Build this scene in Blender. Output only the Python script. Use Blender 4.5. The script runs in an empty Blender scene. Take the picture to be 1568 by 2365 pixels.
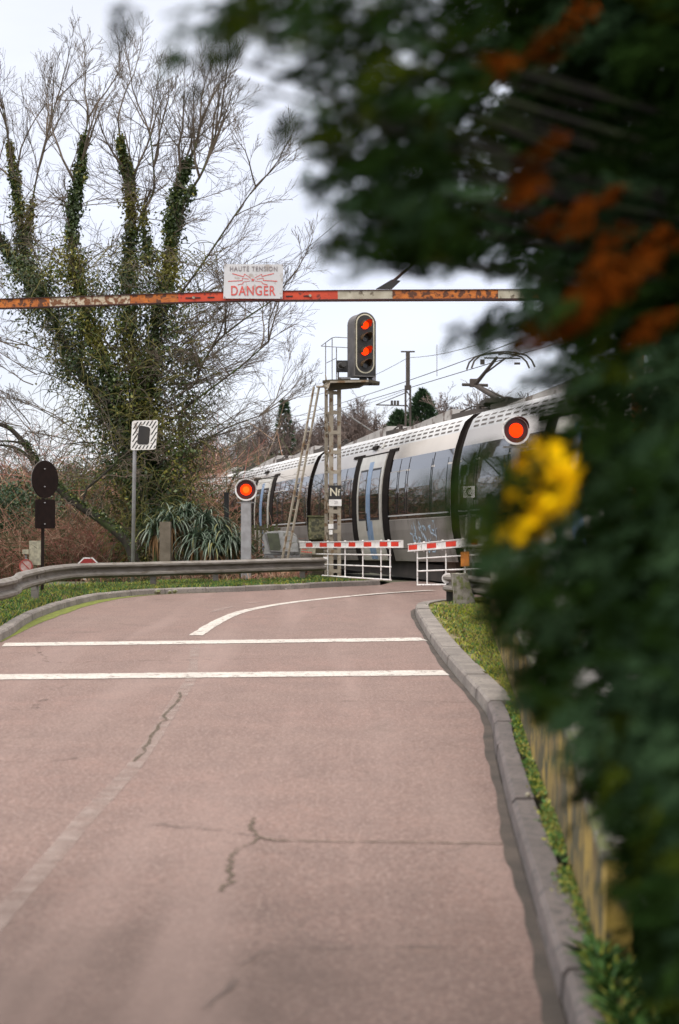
import bpy, bmesh, math, random
import numpy as np
from mathutils import Vector, Matrix
random.seed(7); np.random.seed(7)
rng = np.random.RandomState(11)
SC = bpy.context.scene
COL = SC.collection
PI = math.pi
# ------------------------------------------------------------------ camera
H0 = 1.70                      # eye height
cam = bpy.data.cameras.new('camera'); camo = bpy.data.objects.new('camera', cam); COL.objects.link(camo)
camo.location = (0, 0, H0)
camo.rotation_euler = (PI/2 + 7.5/3285, 0, 0)
cam.sensor_fit = 'VERTICAL'; cam.sensor_height = 36.0; cam.lens = 50.0
cam.clip_start = 0.05; cam.clip_end = 3000
cam.dof.use_dof = True; cam.dof.focus_distance = 26.0; cam.dof.aperture_fstop = 2.0
SC.camera = camo
# ------------------------------------------------------------------ world: overcast sky
SUN_EL, SUN_AZ = math.radians(55), math.radians(215)
w = bpy.data.worlds.new('World'); SC.world = w; w.use_nodes = True
nt = w.node_tree; nt.nodes.clear(); N = nt.nodes.new; L = nt.links.new
out = N('ShaderNodeOutputWorld'); add = N('ShaderNodeAddShader')
sky = N('ShaderNodeTexSky'); sky.sky_type = 'NISHITA'; sky.sun_disc = False
sky.sun_elevation = SUN_EL; sky.sun_rotation = SUN_AZ
b1 = N('ShaderNodeBackground'); b1.inputs[1].default_value = 0.05; L(sky.outputs[0], b1.inputs[0])
tc = N('ShaderNodeTexCoord'); sep = N('ShaderNodeSeparateXYZ'); L(tc.outputs['Generated'], sep.inputs[0])
ramp = N('ShaderNodeValToRGB'); L(sep.outputs[2], ramp.inputs[0])
cr = ramp.color_ramp; cr.interpolation = 'EASE'
cr.elements[0].position = 0.0; cr.elements[0].color = (0.243, 0.243, 0.272, 1)
cr.elements[1].position = 1.0; cr.elements[1].color = (0.90, 0.84, 0.77, 1)
for p_, c_ in ((0.10, (0.245, 0.243, 0.272, 1)), (0.36, (0.285, 0.284, 0.298, 1)), (0.60, (0.70, 0.665, 0.63, 1))):
    e = cr.elements.new(p_); e.color = c_
noi = N('ShaderNodeTexNoise'); noi.inputs['Scale'].default_value = 3.5; noi.inputs['Detail'].default_value = 6
mp = N('ShaderNodeMapping'); mp.inputs['Scale'].default_value = (1, 1, 3.0)
L(tc.outputs['Generated'], mp.inputs[0]); L(mp.outputs[0], noi.inputs[0])
mr = N('ShaderNodeMapRange'); mr.inputs['From Min'].default_value = 0.3; mr.inputs['From Max'].default_value = 0.7
mr.inputs['To Min'].default_value = 0.88; mr.inputs['To Max'].default_value = 1.07; L(noi.outputs[0], mr.inputs[0])
mul = N('ShaderNodeVectorMath'); mul.operation = 'SCALE'; L(ramp.outputs[0], mul.inputs[0]); L(mr.outputs[0], mul.inputs['Scale'])
b2 = N('ShaderNodeBackground'); b2.inputs[1].default_value = 3.05; L(mul.outputs[0], b2.inputs[0])
L(b1.outputs[0], add.inputs[0]); L(b2.outputs[0], add.inputs[1]); L(add.outputs[0], out.inputs[0])
sun = bpy.data.lights.new('sun', 'SUN'); sun.energy = 1.3; sun.angle = math.radians(14); sun.color = (1.0, 0.96, 0.9)
suno = bpy.data.objects.new('sun', sun); COL.objects.link(suno)
sd = Vector((math.sin(SUN_AZ)*math.cos(SUN_EL), math.cos(SUN_AZ)*math.cos(SUN_EL), math.sin(SUN_EL)))
suno.rotation_euler = sd.to_track_quat('Z', 'Y').to_euler()
SC.view_settings.view_transform = 'Standard'; SC.view_settings.look = 'None'
SC.view_settings.exposure = 0.0; SC.view_settings.gamma = 1.0
SC.cycles.max_bounces = 6; SC.cycles.diffuse_bounces = 3; SC.cycles.glossy_bounces = 3; SC.cycles.transparent_max_bounces = 8
try: SC.cycles.sample_clamp_indirect = 6.0
except Exception: pass

# ------------------------------------------------------------------ helpers
def P(x, y, D):
    """point at photo position (1568 px wide reading) and distance D"""
    return Vector(((x-784)/3285*D, D, H0-(y-1190)*D/3285))
def G(x, y, z=0.0):
    """point on the level z seen at (x, y)"""
    return P(x, y, (H0-z)*3285/(y-1190))

MATS = {}
def mat(name, c1, c2=None, scale=4.0, rough=0.75, metal=0.0, bump=0.0, bscale=None, spread=(0.35, 0.65), detail=6, c3=None,
        s3=40.0, f3=0.3, stretch=(1, 1, 1), spec=None, coat=0.0):
    m = bpy.data.materials.new(name); m.use_nodes = True; t = m.node_tree; t.nodes.clear()
    n = t.nodes.new; l = t.links.new
    o = n('ShaderNodeOutputMaterial'); b = n('ShaderNodeBsdfPrincipled'); l(b.outputs[0], o.inputs[0])
    b.inputs['Roughness'].default_value = rough; b.inputs['Metallic'].default_value = metal
    if spec is not None: b.inputs['Specular IOR Level'].default_value = spec
    if coat: b.inputs['Coat Weight'].default_value = coat
    c = n('ShaderNodeTexCoord'); mpn = n('ShaderNodeMapping'); mpn.inputs['Scale'].default_value = stretch
    l(c.outputs['Object'], mpn.inputs[0])
    if c2 is None: c2 = tuple(v*0.8 for v in c1)
    z = n('ShaderNodeTexNoise'); z.inputs['Scale'].default_value = scale; z.inputs['Detail'].default_value = detail
    l(mpn.outputs[0], z.inputs[0])
    r = n('ShaderNodeMapRange'); r.inputs['From Min'].default_value = spread[0]; r.inputs['From Max'].default_value = spread[1]
    l(z.outputs[0], r.inputs[0])
    mx = n('ShaderNodeMix'); mx.data_type = 'RGBA'
    mx.inputs['A'].default_value = (*c1, 1); mx.inputs['B'].default_value = (*c2, 1); l(r.outputs[0], mx.inputs['Factor'])
    last = mx.outputs['Result']
    if c3 is not None:
        z3 = n('ShaderNodeTexNoise'); z3.inputs['Scale'].default_value = s3; z3.inputs['Detail'].default_value = 4
        l(mpn.outputs[0], z3.inputs[0])
        r3 = n('ShaderNodeMapRange'); r3.inputs['From Min'].default_value = 0.62-f3*0.4; r3.inputs['From Max'].default_value = 0.70-f3*0.4
        l(z3.outputs[0], r3.inputs[0])
        m3 = n('ShaderNodeMix'); m3.data_type = 'RGBA'; l(last, m3.inputs['A']); m3.inputs['B'].default_value = (*c3, 1)
        l(r3.outputs[0], m3.inputs['Factor']); last = m3.outputs['Result']
    l(last, b.inputs['Base Color'])
    if bump:
        zb = n('ShaderNodeTexNoise'); zb.inputs['Scale'].default_value = bscale or scale*6; zb.inputs['Detail'].default_value = 5
        l(mpn.outputs[0], zb.inputs[0]); bp = n('ShaderNodeBump'); bp.inputs['Strength'].default_value = bump
        bp.inputs['Distance'].default_value = 0.02; l(zb.outputs[0], bp.inputs['Height']); l(bp.outputs[0], b.inputs['Normal'])
    m['b'] = b.name
    MATS[name] = m
    return m
def glow(name, col, s):
    m = bpy.data.materials.new(name); m.use_nodes = True; t = m.node_tree; b = t.nodes['Principled BSDF']
    b.inputs['Base Color'].default_value = (*[min(1, v*0.5) for v in col], 1); b.inputs['Roughness'].default_value = 0.2
    b.inputs['Specular IOR Level'].default_value = 0.05; b.inputs['Base Color'].default_value = (.08, .004, .002, 1)
    b.inputs['Emission Color'].default_value = (*col, 1); b.inputs['Emission Strength'].default_value = s
    return m

class MB:
    def __init__(s): s.v = []; s.f = []; s.m = []; s.n = 0
    def quad(s, pts, mi=0):
        b = s.n; s.v.extend([tuple(p) for p in pts]); s.n += len(pts); s.f.append(tuple(range(b, b+len(pts)))); s.m.append(mi)
    def box(s, c, size, R=None, mi=0):
        c = Vector(c); hx, hy, hz = [q/2 for q in size]; b = s.n
        for dx, dy, dz in ((-1,-1,-1),(1,-1,-1),(1,1,-1),(-1,1,-1),(-1,-1,1),(1,-1,1),(1,1,1),(-1,1,1)):
            p = Vector((dx*hx, dy*hy, dz*hz)); p = (R @ p if R is not None else p) + c; s.v.append(tuple(p))
        s.n += 8
        for q in ((0,3,2,1),(4,5,6,7),(0,1,5,4),(1,2,6,5),(2,3,7,6),(3,0,4,7)): s.f.append(tuple(b+i for i in q)); s.m.append(mi)
    def bar(s, a, bb, wdt, thk, up=Vector((0,0,1)), mi=0):
        """rectangular bar from a to b; thk measured along up"""
        a = Vector(a); bb = Vector(bb); d = bb-a; ln = d.length; d.normalize()
        x = d.cross(up)
        if x.length < 1e-4: x = d.cross(Vector((1,0,0)))
        x.normalize(); z = x.cross(d).normalized()
        R = Matrix((x, d, z)).transposed(); s.box((a+bb)/2, (wdt, ln, thk), R, mi)
    def tube(s, pts, rad, n=8, mi=0, cap=True):
        pts = [Vector(p) for p in pts]
        if not hasattr(rad, '__len__'): rad = [rad]*len(pts)
        b = s.n; k = len(pts); ref = None
        for i, p in enumerate(pts):
            t = (pts[min(i+1, k-1)]-pts[max(i-1, 0)])
            if t.length < 1e-9: t = Vector((0,0,1))
            t.normalize()
            if ref is None:
                ref = Vector((1,0,0)) if abs(t.x) < 0.8 else Vector((0,1,0))
            x = (ref - t*ref.dot(t))
            if x.length < 1e-5: x = t.orthogonal()
            x.normalize(); y = t.cross(x); ref = x
            for j in range(n):
                a = 2*PI*j/n; q = p + (x*math.cos(a)+y*math.sin(a))*rad[i]; s.v.append((q.x, q.y, q.z))
        s.n += n*k
        for i in range(k-1):
            for j in range(n):
                j2 = (j+1) % n
                s.f.append((b+i*n+j, b+i*n+j2, b+(i+1)*n+j2, b+(i+1)*n+j)); s.m.append(mi)
        if cap and n > 3:
            s.f.append(tuple(b+j for j in range(n))[::-1]); s.m.append(mi)
            s.f.append(tuple(b+(k-1)*n+j for j in range(n))); s.m.append(mi)
    def prism(s, outline, vec, mi=0, mside=None):
        """closed planar outline extruded along vec"""
        vec = Vector(vec); n = len(outline); b = s.n
        for p in outline: s.v.append(tuple(p))
        for p in outline: s.v.append(tuple(Vector(p)+vec))
        s.n += 2*n; s.f.append(tuple(range(b, b+n))); s.m.append(mi)
        s.f.append(tuple(range(b+2*n-1, b+n-1, -1))); s.m.append(mi)
        for i in range(n):
            j = (i+1) % n; s.f.append((b+i, b+n+i, b+n+j, b+j)); s.m.append(mi if mside is None else mside)
    def ring(s, c, r0, r1, f, u, r, th, n=36, mi=0):
        """flat annulus facing f, thickness th (toward f)"""
        b = s.n
        for rr, off in ((r0, 0), (r1, 0), (r1, th), (r0, th)):
            for j in range(n):
                a = 2*PI*j/n; s.v.append(tuple(Vector(c)+(r*math.cos(a)+u*math.sin(a))*rr+f*off))
        s.n += 4*n
        for k in range(4):
            k2 = (k+1) % 4
            for j in range(n):
                j2 = (j+1) % n; s.f.append((b+k*n+j, b+k*n+j2, b+k2*n+j2, b+k2*n+j)); s.m.append(mi)
    def sweep(s, prof, path, closed=True, mi=0):
        """profile points (offset to the right of travel, z) swept along a 3D path"""
        b = s.n; m = len(prof); k = len(path)
        for i, p in enumerate(path):
            t = Vector(path[min(i+1, k-1)])-Vector(path[max(i-1, 0)]); t.z = 0; t.normalize(); r = Vector((t.y, -t.x, 0))
            for (o, z) in prof: s.v.append(tuple(Vector(p)+r*o+Vector((0,0,z))))
        s.n += m*k
        for i in range(k-1):
            for j in range(m if closed else m-1):
                j2 = (j+1) % m; s.f.append((b+i*m+j, b+i*m+j2, b+(i+1)*m+j2, b+(i+1)*m+j)); s.m.append(mi)
        if closed:
            s.f.append(tuple(b+j for j in range(m))[::-1]); s.m.append(mi)
            s.f.append(tuple(b+(k-1)*m+j for j in range(m))); s.m.append(mi)
    def build(s, name, mats, parent=None, smooth=False, bevel=0.0, fixn=True):
        if not isinstance(mats, (list, tuple)): mats = [mats]
        me = bpy.data.meshes.new(name); me.from_pydata(s.v, [], s.f)
        for m in mats: me.materials.append(m)
        if len(mats) > 1: me.polygons.foreach_set('material_index', s.m)
        if fixn and len(s.f) < 20000:
            bm = bmesh.new(); bm.from_mesh(me); bmesh.ops.recalc_face_normals(bm, faces=bm.faces)
            if bevel:
                bmesh.ops.remove_doubles(bm, verts=bm.verts, dist=1e-5)
                bmesh.ops.bevel(bm, geom=list(bm.edges), offset=bevel, segments=2, affect='EDGES', clamp_overlap=True)
            bm.to_mesh(me); bm.free()
        if smooth: me.polygons.foreach_set('use_smooth', [True]*len(me.polygons))
        me.update()
        return link(name, me, parent)
def link(name, data, parent=None):
    o = bpy.data.objects.new(name, data); COL.objects.link(o)
    if parent is not None:
        o.parent = parent; o.matrix_parent_inverse = parent.matrix_world.inverted()
    return o
def tag(o, label=None, cat=None, group=None, kind=None):
    if label: o['label'] = label
    if cat: o['category'] = cat
    if group: o['group'] = group
    if kind: o['kind'] = kind
    return o
def thing(name, loc, label, cat, group=None):
    o = bpy.data.objects.new(name, None); COL.objects.link(o); o.location = loc; o.empty_display_size = 0.2
    bpy.context.view_layer.update() if False else None
    o.matrix_world = Matrix.Translation(Vector(loc))
    return tag(o, label, cat, group)
def kids(o): return [c for c in COL.objects if c.parent == o]
def copy_tree(o, parent=None):
    c = o.copy(); COL.objects.link(c)
    if parent is not None: c.parent = parent
    for ch in kids(o): copy_tree(ch, c)
    return c
def np_mesh(name, V, F, mats, parent=None, midx=None, smooth=False):
    """V (n,3), F (m,k) numpy arrays -> mesh object, fast"""
    me = bpy.data.meshes.new(name); k = F.shape[1]
    me.vertices.add(len(V)); me.vertices.foreach_set('co', V.astype(np.float32).ravel())
    me.loops.add(F.size); me.loops.foreach_set('vertex_index', F.astype(np.int32).ravel())
    me.polygons.add(len(F)); me.polygons.foreach_set('loop_start', (np.arange(len(F))*k).astype(np.int32))
    if not isinstance(mats, (list, tuple)): mats = [mats]
    for m in mats: me.materials.append(m)
    if midx is not None: me.polygons.foreach_set('material_index', midx.astype(np.int32))
    me.update(calc_edges=True); me.validate()
    return link(name, me, parent)
def unit(a): return a/np.maximum(np.linalg.norm(a, axis=1, keepdims=True), 1e-9)
def leaf_quads(C, Dr, Ln, Wd, rs=rng):
    """pointed four-cornered leaves at C, along Dr, random roll"""
    n = len(C); Dr = unit(Dr); R = unit(np.cross(Dr, rs.normal(size=(n, 3))))
    Ln = np.broadcast_to(Ln, (n,))[:, None]; Wd = np.broadcast_to(Wd, (n,))[:, None]
    Nn = np.cross(Dr, R)
    V = np.stack([C, C+Dr*Ln*.45+R*Wd*.5+Nn*Wd*.12, C+Dr*Ln, C+Dr*Ln*.45-R*Wd*.5+Nn*Wd*.12], 1).reshape(-1, 3)
    F = np.arange(n*4).reshape(n, 4); return V, F
def text(name, s, size, m, M, parent, sx=1.0, ext=0.0015, spacing=1.0, off=0.0):
    cu = bpy.data.curves.new(name, 'FONT'); cu.body = s; cu.size = size; cu.extrude = ext; cu.align_x = 'CENTER'; cu.align_y = 'CENTER'
    cu.space_character = spacing; cu.offset = off
    to = bpy.data.objects.new('t', cu); COL.objects.link(to); bpy.context.view_layer.update()
    me = bpy.data.meshes.new_from_object(to.evaluated_get(bpy.context.evaluated_depsgraph_get()))
    bpy.data.objects.remove(to); bpy.data.curves.remove(cu)
    me.transform(M @ Matrix.Diagonal((sx, 1, 1, 1))); me.materials.clear(); me.materials.append(m); me.name = name
    return link(name, me, parent)
def frame(c, f):
    """matrix with local x = right seen from the front, y = up, z = f (front)"""
    f = Vector(f).normalized(); u = Vector((0,0,1)); r = u.cross(f).normalized(); u = f.cross(r)
    M = Matrix((r, u, f)).transposed().to_4x4(); M.translation = Vector(c); return M

# ------------------------------------------------------------------ materials
m_kerb = mat('kerb_stone', (.255, .225, .20), (.16, .14, .125), 2.5, .9, bump=.5, bscale=60, c3=(.12, .11, .10), s3=30, f3=.15)
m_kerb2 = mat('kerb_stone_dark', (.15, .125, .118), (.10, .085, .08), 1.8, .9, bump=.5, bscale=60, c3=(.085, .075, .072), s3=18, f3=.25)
m_kerbd = mat('gutter_dirt', (.075, .058, .046), (.04, .032, .026), 3, .95, bump=.5, bscale=50)
m_moss = mat('moss', (.17, .20, .02), (.09, .10, .02), 9, .95, bump=.6, bscale=80)
m_soil = mat('verge_soil', (.055, .075, .02), (.10, .075, .045), 1.1, .95, bump=.8, bscale=25, c3=(.13, .15, .03), s3=6, f3=.25)
m_ground = mat('ground_far', (.10, .085, .055), (.07, .08, .04), .25, .95, bump=.5, bscale=4)
m_paint = mat('road_paint', (.56, .52, .47), (.46, .42, .38), 3, .7, c3=(.30, .25, .22), s3=22, f3=.15, bump=.3, bscale=80)
m_grass = [mat('grass_dark', (.03, .085, .02), (.05, .11, .025), 2, .7), mat('grass_mid', (.07, .17, .03), (.10, .20, .04), 2, .7),
           mat('grass_yellow', (.27, .30, .02), (.33, .30, .06), 2, .8), mat('grass_dry', (.25, .19, .10), (.17, .12, .06), 2, .9)]
m_darkbark = mat('dark_bark', (.035, .028, .02), (.02, .017, .013), 6, .95, bump=.8, bscale=30, c3=(.04, .055, .015), s3=4, f3=.3)
m_bark = mat('bark', (.10, .075, .055), (.055, .045, .035), 6, .95, bump=.8, bscale=30, c3=(.07, .09, .025), s3=4, f3=.35)
m_twig = mat('twig', (.15, .115, .085), (.10, .08, .06), 1.2, .9)
m_twigfar = mat('twig_far', (.145, .105, .088), (.11, .085, .075), .2, .95)
m_twigolive = mat('twig_mossy', (.165, .15, .035), (.10, .09, .03), 1.5, .95)
m_ivy = [mat('ivy_dark', (.030, .054, .015), (.045, .072, .018), 3, .4, spec=.5), mat('ivy_mid', (.090, .12, .024), (.058, .085, .020), 3, .5),
         mat('ivy_olive', (.22, .205, .025), (.15, .14, .025), 3, .6)]
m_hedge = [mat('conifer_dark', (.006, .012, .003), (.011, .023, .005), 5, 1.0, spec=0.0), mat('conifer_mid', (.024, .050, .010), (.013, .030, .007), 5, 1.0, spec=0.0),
           mat('conifer_blue', (.050, .095, .042), (.026, .056, .024), 5, .9, spec=0.05), mat('conifer_olive', (.046, .062, .006), (.030, .044, .005), 5, 1.0, spec=0.0)]
m_rustleaf = mat('dead_leaf_rust', (.135, .030, .003), (.055, .018, .003), 8, 1.0, spec=0.0)
m_yleaf = mat('yellow_leaf', (.88, .55, .004), (.72, .40, .006), 8, .9, spec=0.0)
m_white = mat('white_enamel', (.62, .62, .63), (.52, .51, .51), 2, .45, c3=(.40, .36, .33), s3=9, f3=.02)
m_whitem = mat('white_paint_metal', (.80, .78, .75), (.66, .63, .60), 5, .5, c3=(.33, .28, .24), s3=12, f3=.05)
m_redref = mat('red_reflective', (.72, .035, .012), (.58, .03, .012), 6, .4)
m_redfade = mat('sign_red', (.66, .09, .07), (.5, .10, .09), 20, .6)
m_greytext = mat('sign_faded_black', (.16, .13, .14), (.34, .31, .31), 30, .6)
m_black = mat('black_paint', (.012, .011, .011), (.02, .018, .016), 5, .55)
m_blackgl = mat('signal_black', (.022, .02, .017), (.035, .03, .026), 5, .5)
m_galv = mat('galvanised', (.24, .235, .235), (.17, .165, .16), 6, .5, metal=.35, bump=.15, c3=(.12, .10, .085), s3=7, f3=.2)
m_rail = mat('rail_galvanised', (.215, .195, .175), (.145, .125, .105), 2.5, .55, metal=.1, bump=.15, c3=(.13, .11, .085), s3=5, f3=.10, stretch=(1, 1, 4))
m_pole = mat('pole_grey', (.34, .335, .34), (.26, .25, .25), 6, .5, metal=.2)
m_mast = mat('mast_paint', (.34, .30, .24), (.25, .21, .155), 3, .8, bump=.3, c3=(.17, .105, .055), s3=5, f3=.2)
m_mastd = mat('platform_olive', (.07, .055, .028), (.04, .032, .02), 3, .85, bump=.3)
m_cast = mat('machine_cast_grey', (.34, .34, .335), (.25, .25, .24), 5, .65, bump=.4, bscale=30, c3=(.17, .17, .14), s3=9, f3=.15)
m_castd = mat('machine_side_moss', (.085, .095, .06), (.06, .065, .045), 6, .85, bump=.4)
m_conc = mat('concrete', (.30, .28, .26), (.20, .185, .17), 4, .9, bump=.5, bscale=30, c3=(.11, .10, .075), s3=6, f3=.2)
m_bary = mat('beam_orange_rust', (.54, .165, .028), (.33, .095, .024), 9, .8, bump=.4, bscale=50, c3=(.10, .038, .02), s3=14, f3=.32)
m_barc = mat('beam_cream_peeling', (.58, .50, .38), (.44, .35, .24), 9, .8, bump=.4, bscale=50, c3=(.17, .07, .03), s3=16, f3=.4)
m_barr = mat('beam_red', (.58, .065, .022), (.48, .05, .02), 6, .65, c3=(.16, .03, .02), s3=14, f3=.08)
m_barl = mat('beam_cream_clean', (.50, .46, .36), (.36, .32, .24), 7, .75, c3=(.12, .09, .06), s3=9, f3=.2)
m_bard = mat('beam_dark_edge', (.07, .022, .018), (.03, .014, .014), 12, .8)
m_trb = mat('train_silver', (.57, .53, .49), (.50, .465, .43), .6, .34, metal=.12, coat=.1)
m_lowp = mat('train_lower_reflection', (.27, .245, .225), (.20, .18, .165), 1.3, .5, metal=.1, stretch=(1, 1, .4), c3=(.15, .13, .115), s3=3, f3=.12)  # darker taupe stands in for the ground reflected in the lower body
m_trw = mat('train_roof_white', (.60, .60, .60), (.50, .50, .50), 1.0, .45)
m_band = mat('train_window_band', (.014, .014, .017), (.02, .02, .024), 1, .07, spec=.9, coat=1.0)
m_glass = mat('train_glass', (.008, .009, .012), (.012, .012, .016), 1, .02, spec=1.0, coat=1.0)
m_gap = mat('bellows_rubber', (.014, .011, .010), (.022, .017, .015), 4, .9, spec=.1)
m_cream = mat('door_cream', (.58, .56, .50), (.50, .47, .42), 3, .4, coat=.3)
m_blue = mat('door_blue', (.22, .34, .52), (.18, .28, .45), 3, .4, coat=.3)
m_roofeq = mat('roof_fairing', (.42, .40, .38), (.30, .28, .26), 1.5, .7, c3=(.13, .10, .085), s3=2.5, f3=.2)
m_roofdk = mat('roof_dark', (.05, .043, .04), (.08, .065, .055), 2, .9)
m_under = mat('underframe', (.03, .026, .024), (.05, .04, .035), 3, .9)
m_slot = mat('slot_shade', (.13, .115, .105), (.09, .08, .075), 3, .9)
m_graf = mat('graffiti_blue', (.28, .40, .52), (.36, .42, .48), 6, .6)
m_ballast = mat('ballast', (.16, .14, .125), (.08, .07, .06), 14, .95, bump=1.0, bscale=16)
m_steel = mat('rail_steel', (.22, .17, .14), (.12, .08, .06), 4, .5, metal=.6)
m_wood = mat('old_wood', (.16, .14, .09), (.10, .085, .05), 5, .9, bump=.4, stretch=(6, 6, 1), c3=(.09, .11, .03), s3=4, f3=.3)
m_olive = mat('cabinet_mossy', (.105, .105, .045), (.06, .06, .03), 7, .9, bump=.3, c3=(.20, .19, .11), s3=8, f3=.2)
m_wall = mat('wall_lichen', (.31, .215, .045), (.095, .07, .03), 3.4, .95, bump=.6, bscale=20, stretch=(1, .9, .75), spread=(.38, .62), c3=(.06, .055, .025), s3=7, f3=.32)
m_cope = mat('wall_coping', (.25, .23, .20), (.15, .135, .11), 6, .9, bump=.5, c3=(.12, .13, .05), s3=9, f3=.3)
m_bank = mat('bank_gravel', (.20, .19, .185), (.10, .095, .09), 9, .95, bump=1.0, bscale=30)
m_brown = mat('sign_back_brown', (.012, .007, .006), (.018, .010, .008), 8, .8, spec=.15)
m_flax = [mat('flax_green', (.04, .075, .04), (.065, .10, .06), 3, .4, spec=.6), mat('flax_pale', (.16, .20, .15), (.11, .15, .10), 3, .35, spec=.7),
          mat('flax_dead', (.22, .12, .045), (.13, .075, .035), 3, .85), mat('flax_yellow', (.20, .19, .06), (.13, .14, .05), 3, .5)]
m_bramble = [mat('bramble_brown', (.36, .19, .12), (.23, .13, .085), 1, .9), mat('bramble_red', (.36, .135, .10), (.23, .10, .08), 1, .9),
             mat('bramble_pale', (.44, .31, .21), (.32, .22, .15), 1, .9), mat('bramble_green', (.07, .085, .03), (.045, .06, .022), 1, .9)]
m_orange = mat('orange_reflector', (.50, .17, .01), (.42, .13, .01), 8, .4)
m_notice = mat('notice_cream', (.42, .38, .27), (.25, .23, .17), 12, .7)
m_litter = mat('litter_white', (.75, .72, .70), (.6, .57, .55), 20, .8)
g_red = glow('lamp_red', (1.0, .027, .0015), 3.0)
g_core = glow('lamp_orange_core', (1.0, .20, .015), 1.1)
g_redrim = mat('lens_dark_red', (.10, .012, .006), (.07, .01, .006), 9, .25)
m_hood = mat('hood_inside', (.10, .06, .03), (.06, .04, .02), 9, .35, spec=.7)
m_yline = mat('signal_white_line', (.62, .57, .43), (.5, .46, .34), 9, .6)
m_lens = mat('unlit_lens', (.03, .03, .03), (.06, .055, .05), 30, .1)

def chip(m, s_, lo, hi, base=.95):
    t = m.node_tree; n = t.nodes.new; l = t.links.new; b = t.nodes[m['b']]
    c = n('ShaderNodeTexCoord'); z = n('ShaderNodeTexNoise'); z.inputs['Scale'].default_value = s_; z.inputs['Detail'].default_value = 8; z.inputs['Roughness'].default_value = .7
    l(c.outputs['Object'], z.inputs[0]); r = n('ShaderNodeMapRange'); r.inputs['From Min'].default_value = lo; r.inputs['From Max'].default_value = hi
    r.inputs['To Max'].default_value = base; l(z.outputs[0], r.inputs[0]); l(r.outputs[0], b.inputs['Alpha'])
chip(m_paint, 6, .33, .45)
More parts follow.
